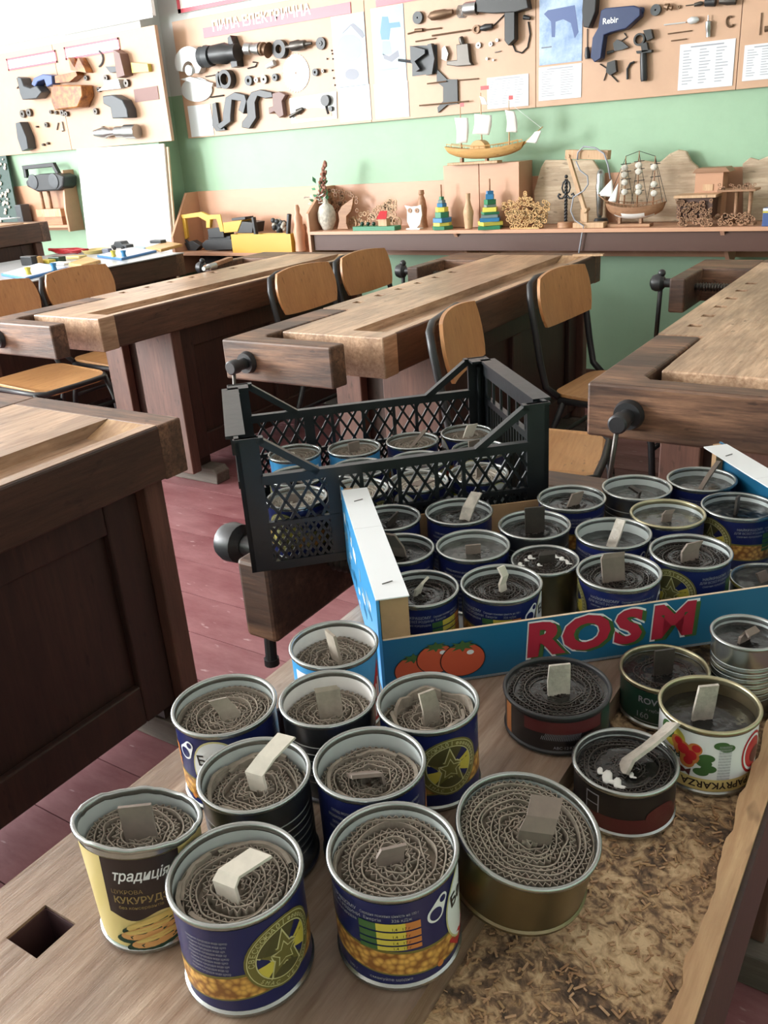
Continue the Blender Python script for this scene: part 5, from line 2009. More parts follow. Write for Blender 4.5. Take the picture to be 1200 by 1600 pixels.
item(wtube([(1049, 64), (1073, 61)], 1.1), 'lower of two short spindles over the square sheet', M['brownsteel'], 'spindle')
a = wturn((1108, 24), (1108, 58), [(0, 1), (.25, 1.3), (.3, 5), (.65, 5), (.7, 4), (1, 4)])
item(a, 'silver pointed chuck standing upright', ST, 'chuck')
item(wtube(circ(1141, 34, 6, 8, 12, 30, 300), 1.8), 'small brown open clip ring', M['brownsteel'], 'clip_ring')
a = wdisc(1001, 62, 10, .025, hole=7)
extr([(1008, 48), (1020, 46), (1023, 60), (1014, 64)], .03, 0, a)
extr([(1004, 70), (1013, 66), (1016, 80), (1006, 82)], .03, 0, a)
extr([(997, 80), (1021, 78), (1021, 82), (998, 84)], .03, 0, a)
wturn((1007, 83), (1008, 127), [(0, 5), (.2, 6), (.9, 6), (1, 5)], a)
item(a, 'black side handle with round clamp ring', D, 'side_handle')
a = extr([(960, 68), (966, 62), (975, 66), (984, 74), (974, 78), (962, 80)], .02)
wtube([(972, 64), (980, 58), (976, 52)], 1, a)
wturn((950, 83), (960, 80), [(0, 3), (1, 2)], a)
item(a, 'small switch with wire beside the drill grip', DG, 'switch')
a = extr([(952, 98), (964, 94), (966, 112), (956, 118), (950, 112)], .03)
wtube([(938, 100), (950, 108), (944, 126)], 1, a)
wtube([(956, 118), (966, 128)], 1, a)
item(a, 'black trigger switch with orange and brown wires under the drill', D, 'trigger_switch')
item(wtube([(981, 124), (981, 108), (986, 99), (992, 97)], 2), 'bent black brush holder between switch and handle', D, 'bent_pipe')
item(wtube([(1187, 55), (1190, 20)], 1.2), 'thin twist bit standing near the right edge', M['brownsteel'], 'drill_bit')
item(wturn((1196, 46), (1206, 44), [(0, 5), (1, 4)]), 'brown bush cut by the right frame edge', M['brownsteel'], 'bush')

# ---------------- far left board (on the pier wall)
YL = YP - .03
BL_ = thing('display_board', 'glaring pale board with tools on the far left wall', 'display board', (-5.3, YL + .015, 1.42))
xl = [-7.0, Py(96, 150, YL).x, Py(258, 150, YL).x]
for a_, b_ in zip(xl[:-1], xl[1:]):
    MB().box((a_ + .002, YL + .001, 1.415), (b_ - .002, YP - .004, 2.06)).build('panel', M['board'], BL_, bevel=.001)
for (x0, y0, x1, y1, lb) in ((100, 74, 190, 86, 'pink framed caption strip over the brown guard'), (10, 92, 91, 100, 'pink framed caption strip at the far left')):
    a, b = Py(x0, y0, YL), Py(x1, y1, YL)
    t = thing('caption_strip', lb, 'sign', (a.x, YL, b.z - .03))
    xr, zl = (a.x + (b.x - a.x)), a.z
    MB().box((a.x, YL - .003, zl - .075), (xr, YL - .001, zl)).build('plate', M['white'], t)
    for q in ((a.x, a.x + .012, zl - .075, zl), (xr - .012, xr, zl - .075, zl), (a.x, xr, zl - .012, zl), (a.x, xr, zl - .075, zl - .063)):
        MB().box((q[0], YL - .0045, q[2]), (q[1], YL - .003, q[3])).build('border', M['pink'], t)
U = thing('wall_sign', 'large white poster panel above the far left board', 'sign', (-5.2, YL, 2.1))
MB().box((-6.9, YL, 2.11), (Py(236, 5, YL).x, YP - .004, 2.9)).build('panel', M['white'], U)
MB().box((Py(88, 29, YL).x, YL - .003, 2.10), (Py(236, 5, YL).x, YL - .0005, 2.125)).build('lower_edge', M['grey_wall'], U)
kw = dict(Y=YL)
TL = 'tools on the far left board'


def li(mb, label, m, name='tool_part', **k):
    return item(mb, label, m, name, grp=TL, **k)


a = extr([(98, 138), (102, 133), (146, 133), (148, 150), (140, 168), (104, 172), (99, 160)], .10, 0, None, 0, YL)
li(a, 'amber plastic tool housing in the middle of the far left board', M['amber'], 'tool_housing', bevel=.008)
li(extr([(118, 90), (128, 106), (134, 90), (144, 108), (146, 114), (122, 110)], .06, 0, None, 0, YL), 'brown horned guard above the amber housing', M['amber'], 'blade_guard')
li(extr([(97, 119), (130, 112), (132, 118), (120, 128), (98, 130)], .06, 0, None, 0, YL), 'brown wedge between guard and amber housing', M['amber'], 'wedge')
li(extr([(190, 78), (200, 84), (208, 118), (196, 122)], .07, 0, None, 0, YL), 'upright brown plane body on the far left board', M['mauve'], 'plane_body')
li(extr([(209, 140), (246, 134), (249, 155), (212, 160)], .003, 0, None, 0, YL), 'taupe blank rectangle near the right end of the far left board', M['taupe'], 'card')
li(extr([(175, 150), (190, 148), (206, 156), (213, 170), (215, 184), (190, 185), (187, 168), (176, 162)], .08, 0, None, 0, YL), 'dark slate jigsaw shell under the taupe card', M['darkgrey'], 'jigsaw_shell', bevel=.006)
a = wturn((155, 208), (190, 206), [(0, 5), (.3, 8), (.5, 9), (.7, 5), (1, 5)], Y=YL)
li(a, 'silver armature at the bottom of the far left board', ST, 'armature')
a = wturn((191, 206), (222, 205), [(0, 9), (.4, 9), (.45, 11), (1, 11)], Y=YL, n=20)
li(a, 'silver motor drum with dark ring right of the armature', ST, 'motor_drum')
li(extr([(210, 98), (236, 100), (238, 112), (212, 114)], .03, 0, None, 0, YL), 'pale yellow case near the right end of the far left board', M['lyellow'], 'yellow_case')
li(extr([(37, 192), (44, 190), (54, 214), (57, 232), (47, 236), (40, 216)], .07, 0, None, 0, YL), 'grey belt housing hanging at the far left', DG, 'belt_housing', bevel=.004)
a = extr([(42, 120), (48, 122), (52, 134), (62, 138), (72, 134), (80, 144), (72, 154), (50, 156), (46, 146)], .08, 0, None, 0, YL)
li(a, 'blue-grey grinder with crossed handle at the far left', DG, 'grinder', bevel=.005)
li(extr([(62, 132), (66, 122), (80, 116), (94, 118), (95, 132), (86, 136), (82, 124), (72, 128), (68, 136)], .07, 0, None, 0, YL), 'blue curved grinder handle', M['inkdark'], 'curved_grip', bevel=.005)
a = MB()
for x, y, r in ((38, 178, 6), (48, 176, 6), (75, 195, 4), (82, 175, 3), (90, 176, 3), (100, 176, 5), (106, 178, 4), (60, 198, 1.5), (70, 226, 2), (77, 224, 2), (137, 122, 4), (168, 122, 5), (200, 130, 6), (157, 140, 4), (152, 174, 5), (163, 200, 3)):
    wdisc(x, y, r, .02, a, Y=YL, hole=r * .35)
tag(li(a, 'scattered dark gears and nuts on the far left board', DS, 'small_gears'), kind='stuff')
a = wtube([(92, 192), (90, 203)], 1, Y=YL)
wtube([(98, 190), (101, 204), (98, 205)], 1, a, Y=YL)
wtube([(28, 122), (31, 134), (28, 138)], 1.2, a, Y=YL)
tag(li(a, 'thin bent clips on the far left board', DS, 'clips'), kind='stuff')
a = extr([(170, 104), (186, 104), (188, 112), (178, 114)], .03, 0, None, 0, YL)
li(a, 'grey trigger piece left of the brown plane body', DG, 'trigger')
a = wtube(circ(150, 92, 12, 14, 14, -60, 60), 1.5, Y=YL)
li(a, 'thin grey curved guard strip by the brown guard', DG, 'guard_strip')
a = extr([(170, 126), (192, 124), (196, 138), (160, 142), (170, 134)], .04, 0, None, 0, YL)
li(a, 'white cast plate over the slate jigsaw shell', CA, 'cast_plate')

# ------------------------------------------------------------------ things on the wall shelf
ZS = .8668
SG = 'wooden carvings on the long shelf'


def SP(px, py, Y):
    return Py(px, py, Y)


def mpp(px, py, Y):
    return (SP(px, py - 5, Y) - SP(px, py + 5, Y)).length / 10


def shp(pts, Y, th, mb=None, mi=0, zfix=None):
    mb = mb or MB()
    P = [SP(x, y, Y) for x, y in pts]
    mb.prism([(p.x, Y, max(p.z, zfix or ZS) if True else p.z) for p in P], (0, th, 0), mi)
    return mb


def std(px, Y, rpx_prof, z=None):
    """object turned about an upright axis: [(pixel y, radius px)] at column px"""
    mb = MB()
    x = SP(px, rpx_prof[0][0], Y).x
    s = mpp(px, rpx_prof[0][0], Y)
    prof = []
    for y, r in rpx_prof:
        prof.append((max(.0002, r * s), max(SP(px, y, Y).z, z or ZS)))
    z0 = min(p[1] for p in prof)
    prof = [(r, zz - z0) for r, zz in prof]
    lo, hi = prof[-1], prof[0]
    prof = [(.0002, hi[1])] + prof + [(.0002, lo[1])]
    mb.lathe(prof[::-1], 24, 0, Matrix.Translation((x, Y, z0)))
    return mb


# pyramids of coloured blocks
def pyramid(cx, ytop, tiers, label):
    Y = 4.243
    s = mpp(cx, 340, Y)
    x = SP(cx, 340, Y).x
    t = thing('block_pyramid', label, 'toy', (x, Y, ZS), 0, 'coloured stacking pyramids')
    z = ZS
    rn = random.Random(cx)
    for (w, h, mk) in tiers:
        a = rn.uniform(.1, .9)
        wv, hv = w * s / 2, h * s
        Mx = Matrix.Translation((x, Y, z)) @ Matrix.Rotation(a, 4, 'Z')
        mb = MB()
        vs_ = [(wv * .82 * math.cos(R(60 * i + 30)), wv * .82 * math.sin(R(60 * i + 30)), 0) for i in range(6)] if len(tiers) == 8 else [(wv * .75 * q[0], wv * .75 * q[1], 0) for q in ((-1, -1), (1, -1), (1, 1), (-1, 1))]
        mb.prism([Mx @ Vector(v) for v in vs_], (0, 0, hv - .0008))
        mb.build('tier', M[mk], t, bevel=.001)
        z += hv
    MB().tube([(x, Y, z), (x, Y, z + 18 * s)], 1.3 * s, 8).build('stick', M['mid_wood'], t, smooth=True)


pyramid(691, 285, [(44, 6, 'pgreen'), (38, 5.5, 'pyel'), (42, 7, 'pblue'), (30, 9, 'pgreen'), (26, 7.5, 'pyel'), (21, 6, 'pblue'), (17, 5, 'pgrey'), (11, 5, 'pgreen')], 'left coloured hexagon pyramid on the shelf, below the peach cabinet corner')
pyramid(766, 285, [(48, 6, 'pgreen'), (44, 6, 'pyel'), (42, 6, 'pblue'), (36, 5, 'pgrey'), (34, 4, 'pgreen'), (30, 7, 'pyel'), (22, 4, 'pgrey'), (20, 8, 'pgreen'), (17, 8, 'pblue'), (13, 5, 'pblue')], 'right coloured square pyramid on the shelf, beside the fretwork basket')
o = std(731, 4.25, [(302, 4), (310, 4), (312, 3.5), (318, 4.5), (330, 8.5), (334, 8.8), (338, 8), (357, 6.5)])
solo(o, 'wooden_bottle', M['pale_wood'], 'pale turned wooden bottle between the two coloured pyramids', 'bottle', smooth=40)
bo = thing('turned_vase', 'brown turned bottle-shaped vase behind the white owl', 'vase', (SP(658, 350, 4.36).x, 4.36, ZS))
std(658, 4.36, [(297, 4.5), (303, 5), (305, 3.5), (312, 6), (326, 8.5), (340, 7), (356, 9)]).build('body', M['mid_wood'], bo, smooth=40)
# dried plant vase wrapped in netting
vz = thing('vase', 'netting wrapped vase with green leaves and brown seed heads at the left shelf end', 'vase', (SP(508, 355, 4.3).x, 4.3, ZS))
std(508, 4.3, [(308, 3), (318, 5), (322, 11), (332, 15), (345, 15), (355, 10), (359, 9)]).build('body', M['net'], vz, smooth=True)
mb = MB()
rn = random.Random(2)
for i in range(26):
    c = SP(502 + rn.uniform(-9, 9), 300 + rn.uniform(-14, 16), 4.3)
    d = Vector((rn.uniform(-1, 1), rn.uniform(-.6, .6), rn.uniform(.1, 1))).normalized() * .045
    sd = d.orthogonal().normalized() * .011
    mb.add([c, c + d * .5 + sd, c + d, c + d * .5 - sd], [(0, 1, 2, 3)])
mb.build('foliage', M['leafgreen'], vz)
mb = MB()
for i in range(90):
    t_ = rn.random()
    c = SP(500 + 8 * t_ + rn.uniform(-7, 7) * (1.2 - t_), 318 - 66 * t_, 4.3 + rn.uniform(-.02, .02))
    mb.ball(c, rn.uniform(.006, .011), n=6)
tag(mb.build('seed_heads', M['leafbrown'], vz, smooth=True), kind='stuff')
mb = MB()
for i in range(18):
    c = SP(500, 312, 4.3) + Vector((rn.uniform(-.05, .05), rn.uniform(-.03, .0), rn.uniform(-.03, .03)))
    d = Vector((rn.uniform(-1, 1), rn.uniform(-.5, .5), rn.uniform(-.5, .5))) * .05
    mb.add([c, c + d, c + d + Vector((.012, 0, .012))], [(0, 1, 2)])
mb.build('net_bow', M['net'], vz)


def fret(mb, cx, cy, w, h, Y, n, seed, th=.006, r=(2.2, 4.2), inside=None, mi=0):
    """pierced fretwork: many overlapping flat rings"""
    rn = random.Random(seed)
    k = 0
    tries = 0
    while k < n and tries < n * 20:
        tries += 1
        x, y = cx + rn.uniform(-w, w) / 2, cy + rn.uniform(-h, h) / 2
        if inside and not inside(x, y):
            continue
        p = SP(x, y, Y)
        rr = rn.uniform(*r) * mpp(x, y, Y)
        z = max(p.z, ZS + rr)
        Mx = Matrix.Translation((p.x, Y, z)) @ Matrix.Rotation(R(90), 4, 'X')
        mb.lathe([(rr * .62, 0), (rr, 0), (rr, th), (rr * .62, th), (rr * .62, 0)], 10, mi, Mx)
        k += 1
    return mb


# cluster at the left: cat figure, fretwork vehicles, green-based toy
solo(shp([(527, 358), (530, 344), (528, 332), (534, 322), (545, 314), (552, 309), (551, 318), (548, 330), (541, 338), (541, 350), (544, 358)], 4.28, .018), 'wooden_cat', M['mid_wood'], 'smooth curved wooden animal figure right of the netting vase', 'figurine', SG, bevel=.002)
fr = thing('fretwork_carriage', 'pale fretwork carriage left of the white owl', 'carving', (SP(580, 350, 4.34).x, 4.34, ZS), 0, SG)
mb = fret(MB(), 578, 330, 80, 40, 4.34, 85, 4, inside=lambda x, y: y > 345 - (x - 535) * .42)
mb.build('fretwork_side', M['pale_wood'], fr)
mb = MB()
for cx in (550, 620):
    p = SP(cx, 342, 4.33)
    rr = 9 * mpp(cx, 342, 4.33)
    Mx = Matrix.Translation((p.x, 4.332, ZS + rr)) @ Matrix.Rotation(R(90), 4, 'X')
    wb = MB().lathe([(rr * .8, 0), (rr, 0), (rr, .008), (rr * .8, .008), (rr * .8, 0)], 20, 0, Mx)
    for k in range(6):
        a = PI * k / 3
        wb.beam((p.x, 4.328, ZS + rr), (p.x + rr * .85 * math.cos(a), 4.328, ZS + rr + rr * .85 * math.sin(a)), .004, .004)
    wb.build('wheel', M['pale_wood'], fr)
fr2 = thing('fretwork_spray', 'small dark fretwork ornament leaning behind the netting vase', 'carving', (SP(540, 320, 4.4).x, 4.4, ZS), 0, SG)
fret(MB(), 538, 312, 46, 34, 4.4, 45, 9, inside=lambda x, y: y > 290 + (x - 515) * .4).build('fretwork_side', M['mid_wood'], fr2)
MB().beam(SP(538, 330, 4.405), (SP(538, 330, 4.405).x, 4.405, ZS), .006, .006).build('prop', M['mid_wood'], fr2)
gt_ = thing('toy_house', 'toy cottage with red roof on a bright green board', 'toy', (SP(588, 357, 4.24).x, 4.24, ZS))
a, b = SP(552, 358, 4.21), SP(617, 356, 4.21)
MB().box((a.x, 4.205, ZS), (b.x, 4.275, ZS + .022)).build('green_base', M['pgreen'], gt_)
c = SP(600, 345, 4.24)
MB().box((c.x - .03, 4.225, ZS + .0225), (c.x + .025, 4.265, ZS + .06)).build('cottage', M['pale_wood'], gt_)
MB().prism([(c.x - .035, 4.215, ZS + .06), (c.x + .03, 4.215, ZS + .06), (c.x + .02, 4.245, ZS + .1), (c.x - .025, 4.245, ZS + .1)], (0, .004, 0)).build('red_roof', M['lred'], gt_)
for k in range(3):
    q = SP(566 + 9 * k, 349, 4.24)
    MB().ball((q.x, 4.24, ZS + .034), .0115, n=8).build('bush', M['ldgreen'], gt_, smooth=True)
ow = thing('owl_figure', 'white painted fretwork owl on the shelf', 'figurine', (SP(651, 350, 4.27).x, 4.27, ZS), 0, SG)
mb = shp([(636, 328), (632, 321), (642, 323), (652, 322), (657, 320), (659, 336), (656, 350), (650, 357), (641, 357), (636, 346)], 4.262, .008)
mb.build('body', M['white'], ow)
for cx in (640, 651):
    p = SP(cx, 329, 4.258)
    Mx = Matrix.Translation((p.x, 4.262, p.z)) @ Matrix.Rotation(R(90), 4, 'X')
    MB().lathe([(.004, 0), (.013, 0), (.013, .004), (.004, .004), (.004, 0)], 14, 0, Mx).build('eye', M['mid_wood'], ow)
MB().box((SP(636, 357, 4.26).x, 4.25, ZS), (SP(657, 357, 4.26).x, 4.29, ZS + .006)).build('foot', M['white'], ow)
# fretwork basket
bk = thing('fretwork_basket', 'golden pierced fretwork basket with pointed centre finial', 'carving', (SP(822, 350, 4.23).x, 4.23, ZS), 0, SG)
ins = lambda x, y: (y > 300 + abs(x - 822) * .9 if abs(x - 822) < 14 else y > 314 + abs(abs(x - 822) - 26) * .35) and abs(x - 822) < 37 - max(0, y - 325) * .35
mb = fret(MB(), 822, 325, 76, 62, 4.222, 150, 21, r=(2, 3.8), inside=ins)
mb.build('front', M['ship_wood'], bk)
mb = fret(MB(), 822, 325, 70, 50, 4.27, 60, 22, r=(2, 3.8), inside=ins)
mb.build('back', M['ship_wood'], bk)
a, b = SP(800, 354, 4.23), SP(844, 354, 4.23)
MB().box((a.x, 4.215, ZS), (b.x, 4.277, ZS + .006)).build('bottom', M['ship_wood'], bk)
# driftwood slab behind
solo(shp([(836, 356), (834, 300), (845, 262), (852, 250), (926, 250), (938, 268), (944, 300), (946, 356)], 4.43, .02), 'driftwood_slab', M['drift'], 'tall pale plank with dark cracks leaning behind the lamp', 'wood slab', SG, bevel=.003)
solo(shp([(966, 350), (968, 262), (1000, 250), (1030, 254), (1046, 240), (1060, 234), (1072, 236), (1080, 252), (1092, 262), (1096, 300), (1100, 350)], 4.44, .03), 'driftwood_slab', M['drift'], 'rugged driftwood mountain behind the rigged ship', 'wood slab', SG, bevel=.008)
solo(shp([(1160, 350), (1160, 256), (1172, 246), (1186, 250), (1200, 244), (1240, 250), (1240, 350)], 4.44, .02), 'carved_plaque', M['drift'], 'carved landscape plaque with jagged top at the right edge', 'plaque', SG, bevel=.004)
# candelabrum
cn = thing('candelabrum', 'dark twisted iron candelabrum on a round wooden base', 'candlestick', (SP(884, 350, 4.27).x, 4.27, ZS))
x, s = SP(884, 340, 4.27).x, mpp(884, 340, 4.27)
MB().lathe([(.0002, 0), (13.5 * s, 0), (13.5 * s, 8 * s), (12 * s, 9 * s), (.0002, 9 * s)], 24, 0, Matrix.Translation((x, 4.27, ZS))).build('base', M['mid_wood'], cn, smooth=40)
mb = MB()
zb = ZS + 9 * s
for q in (0, PI):
    mb.tube([(x + 1.2 * s * math.cos(q + i * .9), 4.27 + 1.2 * s * math.sin(q + i * .9), zb + i * 1.5 * s) for i in range(44)], 1.9 * s, 6)
mb.ball((x, 4.27, zb + 69 * s), 3 * s, n=10)
mb.build('twisted_stem', M['dark'], cn, smooth=True)
for sg in (-1, 1):
    mb = MB()
    P = [(0, 42), (6, 36), (11, 36), (14, 40), (12, 43), (9, 41)]
    mb.tube([(x + sg * a_ * s, 4.27, zb + b_ * s) for a_, b_ in P], 1.7 * s, 6)
    P = [(0, 64), (5, 60), (7, 52), (5, 46), (0, 42)]
    mb.tube([(x + sg * a_ * s, 4.27, zb + b_ * s) for a_, b_ in P], 1.4 * s, 6)
    mb.build('arm', M['dark'], cn, smooth=True)
# wooden desk lamp
lm_ = thing('desk_lamp', 'home-made wooden desk lamp with jointed pale arm and cord', 'lamp', (SP(910, 350, 4.24).x, 4.24, ZS))
Y = 4.235
P = lambda px, py, Y=Y: SP(px, py, Y)
a, b = P(897, 356), P(945, 354)
MB().box((a.x, 4.215, ZS), (b.x, 4.275, ZS + .025)).build('base', M['pale_wood'], lm_, bevel=.002)
x = P(913, 340).x
MB().box((x - .017, 4.225, ZS + .025), (x + .017, 4.245, P(913, 326).z)).build('post', M['pale_wood'], lm_, bevel=.001)
MB().beam(P(915, 332, 4.222), P(888, 244, 4.222), .018, .022, 0, (0, 1, 0)).build('lower_arm', M['pale_wood'], lm_, bevel=.001)
MB().beam(P(886, 241, 4.24), P(952, 242, 4.24), .05, .04, 0).build('upper_arm', M['pale_wood'], lm_, bevel=.001)
mb = MB()
for q in ((888, 244), (915, 328)):
    c = P(*q, 4.215)
    mb.turned((c.x, 4.208, c.z), (c.x, 4.256, c.z), [(0, .008), (1, .008)], 10)
mb.build('joint_pins', M['pale_wood'], lm_, smooth=40)
mb = MB()
mb.tube([P(*q, 4.205) for q in ((902, 250), (903, 238), (912, 229), (930, 231), (944, 240), (950, 258), (954, 280))], .004, 6)
mb.tube([P(*q, 4.205) for q in ((900, 252), (906, 266), (918, 275), (919, 288), (912, 298), (896, 308), (892, 330), (898, 344), (912, 353), (910, 362), (905, 392), (904, 402))], .0035, 6)
mb.build('cord', M['lgrey'], lm_, smooth=True)
mb = std(939, 4.33, [(264, 2), (268, 6), (274, 7), (286, 7), (290, 8), (306, 7), (336, 5), (340, 3)])
solo(mb, 'chrome_shaker', M['tin'], 'chrome bulb-shaped canister hanging in the shade of the lamp', 'canister', smooth=40)
# thin dark base under the canister so that it stands
mb = std(939, 4.33, [(341, 10), (345, 12), (357, 12)])
solo(mb, 'round_stand', M['dark'], 'dark round stand under the chrome canister', 'stand', smooth=40)


# ships
def ship(name, label, Y, px0, px1, ydeck, ykeel, bow, hull, masts, sails, base, white=False, bz=None):
    zb = bz or ZS
    t = thing(name, label, 'model ship', (SP((px0 + px1) / 2, ykeel, Y).x, Y, zb))
    x0, x1 = SP(px0, ydeck, Y).x, SP(px1, ydeck, Y).x
    zd, zk = SP((px0 + px1) / 2, ydeck, Y).z, max(zb + .006, SP((px0 + px1) / 2, ykeel, Y).z)
    n, m_ = 24, 7
    mb = MB()
    vs_ = []
    wmax = .055
    for i in range(n + 1):
        u = i / n
        w = wmax * (math.sin(PI * min(1, max(0, u * .92 + .06))) ** .55)
        sheer = .018 * (2 * u - 1) ** 2 * 1.2
        for k in range(m_ + 1):
            a = PI * k / m_
            r = abs(math.sin(a)) ** .8
            taper = 1 - .12 * (1 - math.cos(0)) * 0
            xx = x0 + (x1 - x0) * (u * (1 - .1 * r) + .05 * r)
            vs_.append((xx, Y - w * math.cos(a), zd + sheer - (zd - zk) * r * (1 - .25 * (2 * u - 1) ** 4)))
    fs = []
    for i in range(n):
        for k in range(m_):
            a = i * (m_ + 1) + k
            fs.append((a, a + 1, a + m_ + 2, a + m_ + 1))
        fs.append((i * (m_ + 1), (i + 1) * (m_ + 1), (i + 1) * (m_ + 1) + m_, i * (m_ + 1) + m_))
    fs.append(tuple(range(m_ + 1)))
    fs.append(tuple(n * (m_ + 1) + k for k in reversed(range(m_ + 1))))
    mb.add(vs_, fs)
    if white:
        for k in range(len(mb.f)):
            if sum(mb.v[i].z for i in mb.f[k]) / len(mb.f[k]) < zk + .42 * (zd - zk):
                mb.m[k] = 1
    mb.build('hull', [hull, M['white']], t, smooth=50)
    rl = MB()
    for sd in (-1, 1):
        pts = []
        for i in range(15):
            u = (i + .6) / 15.5
            w = wmax * (math.sin(PI * min(1, max(0, u * .92 + .06))) ** .55)
            p_ = Vector((x0 + (x1 - x0) * u, Y + sd * w * .95, zd + .018 * (2 * u - 1) ** 2 * 1.2))
            rl.tube([p_, p_ + Vector((0, 0, .014))], .0014, 4)
            pts.append(p_ + Vector((0, 0, .014)))
        rl.tube(pts, .0018, 5)
    rl.build('railing', hull, t)
    for (px, pt) in masts:
        p_ = SP(px, pt, Y)
        MB().tube([(p_.x, Y, zd - .005), (p_.x, Y, p_.z)], [.004, .002], 6).build('mast', M['mid_wood'] if hull != M['ship_wood'] else M['pale_wood'], t, smooth=True)
    if bow:
        MB().tube([SP(bow[0][0], bow[0][1], Y), SP(bow[1][0], bow[1][1], Y)], [.005, .002], 6).build('bowsprit', hull, t, smooth=True)
    for quad, bulge in sails:
        P4 = [SP(a_, b_, Y - .012) for a_, b_ in quad]
        vs_ = []
        nn = 6
        for i in range(nn + 1):
            for j in range(nn + 1):
                u, v = i / nn, j / nn
                p_ = (P4[0] * (1 - u) + P4[1] * u) * (1 - v) + (P4[3] * (1 - u) + P4[2] * u) * v
                vs_.append(p_ + Vector((bulge * math.sin(PI * v) * .6, -abs(bulge) * math.sin(PI * u) * math.sin(PI * v), 0)))
        fs = [(i * (nn + 1) + j, i * (nn + 1) + j + 1, (i + 1) * (nn + 1) + j + 1, (i + 1) * (nn + 1) + j) for i in range(nn) for j in range(nn)]
        sm = MB().add(vs_, fs).build('sail', M['white'], t, smooth=True)
        so_ = sm.modifiers.new('cloth', 'SOLIDIFY')
        so_.thickness = .0012
    b0, b1 = SP(base[0], base[2], Y), SP(base[1], base[2], Y)
    MB().box((b0.x, Y - .03, zb), (b1.x, Y + .03, zk - .02 if zk - .02 > zb + .008 else zb + .012)).build('stand', M['pale_wood'] if hull == M['ship_wood'] else M['mid_wood'], t, bevel=.002)
    for xx in (b0.x * .75 + b1.x * .25, b0.x * .25 + b1.x * .75):
        MB().box((xx - .006, Y - .012, zb + .008), (xx + .006, Y + .012, zk + .01)).build('cradle', M['mid_wood'], t)
    return t, zd


shp1, zd1 = ship('sailing_ship', 'pale wooden sailing ship with white square sails on the peach cabinet', 4.3, 697, 820, 232, 248, ((815, 228), (848, 198)), M['ship_wood'],
                 [(719, 166), (751, 145), (795, 157)],
                 [([(710, 184), (731, 184), (730, 223), (713, 224)], .012), ([(741, 178), (768, 180), (764, 211), (738, 209)], .012), ([(789, 172), (804, 174), (808, 207), (791, 206)], .012),
                  ([(749, 150), (757, 152), (762, 164), (752, 163)], .004), ([(822, 222), (838, 224), (846, 204), (836, 206)], .004)], (703, 781, 255), bz=CABZ + .0008)
for (x_, y_), lb in (((751, 141), 0), ((795, 156), 1), ((719, 167), 2)):
    p_ = SP(x_, y_, 4.3)
    MB().box((p_.x, 4.299, p_.z), (p_.x + (.045 if lb == 0 else .022), 4.301, p_.z + .018)).build('flag', M['lred'], shp1)
c = SP(750, 222, 4.3)
s = mpp(750, 222, 4.3)
mb = MB()
pr = [(c.x + 15 * s * math.cos(PI * i / 12), 4.27, zd1 + 14 * s * math.sin(PI * i / 12)) for i in range(13)]
mb.prism(pr, (0, .06, 0))
mb.build('deck_cabin', M['ship_wood'], shp1, bevel=.002)
mb = MB()
mb.tube([SP(795, 160, 4.3), SP(846, 200, 4.3)], .001, 4)
mb.build('rigging', M['lwhite'], shp1)
ship2, zd2 = ship('sailing_ship', 'dark rigged three-mast ship with white keel on the long shelf', 4.27, 948, 1040, 323, 342, ((952, 318), (934, 304)), M['mid_wood'],
                  [(978, 244), (999, 236), (1024, 244)],
                  [([(936, 302), (956, 280), (958, 308), (938, 306)], .004), ([(950, 314), (966, 286), (962, 316), (952, 316)], .004)], (952, 1018, 354), white=True)
mb = MB()
for mx, ys in ((976, (262, 273, 285, 300)), (998, (258, 268, 292, 300)), (1022, (261, 288, 302))):
    for y_ in ys:
        p_ = SP(mx, y_, 4.262)
        MB().ball(p_, .017, sc=(1, .5, .85), n=10).build('furled_sail', M['net'], ship2, smooth=True)
mb = MB()
for a_, b_ in (((978, 244), (999, 236)), ((999, 236), (1024, 244)), ((978, 246), (950, 312)), ((1024, 246), (1042, 316)), ((978, 250), (966, 320)), ((978, 250), (990, 320)), ((999, 240), (986, 320)), ((999, 240), (1012, 320)), ((1024, 248), (1010, 320)), ((1024, 248), (1036, 320))):
    mb.tube([SP(*a_, 4.27), SP(*b_, 4.27)], .0013, 4)
for mx, ys in ((978, (256, 268, 280, 296)), (999, (252, 264, 282, 298)), (1024, (256, 276, 294))):
    for y_ in ys:
        mb.tube([SP(mx - 8, y_ + 1, 4.27), SP(mx + 8, y_ - 1, 4.27)], .0018, 4)
mb.build('rigging', M['dark'], ship2)
# fretwork casket, cottage, little shelf
cs = thing('fretwork_casket', 'brown fretwork casket with pierced foliage front right of the rigged ship', 'carving', (SP(1083, 340, 4.26).x, 4.26, ZS), 0, SG)
a, b = SP(1054, 310, 4.225), SP(1120, 306, 4.225)
MB().box((a.x, 4.21, a.z), (b.x, 4.34, a.z + .012)).build('lid', M['pale_wood'], cs, bevel=.001)
fret(MB(), 1085, 331, 54, 38, 4.225, 110, 31, r=(2, 3.4)).build('front', M['mid_wood'], cs)
MB().box((SP(1058, 330, 4.24).x, 4.232, ZS + .035), (SP(1113, 330, 4.24).x, 4.33, a.z)).build('back', M['apron'], cs)
for cx in (1066, 1100):
    mb = fret(MB(), cx, 350, 12, 8, 4.225, 9, cx, r=(2, 3.2))
    mb.box((SP(cx, 350, 4.24).x - .012, 4.232, ZS), (SP(cx, 350, 4.24).x + .012, 4.25, ZS + .036))
    mb.build('foot', M['mid_wood'], cs)
ct = thing('model_cottage', 'peach wooden model cottage with dark flat roof behind the casket', 'model house', (SP(1104, 300, 4.38).x, 4.38, ZS), 0, SG)
a, b = SP(1085, 300, 4.34), SP(1128, 300, 4.34)
zt_ = SP(1100, 270, 4.34).z
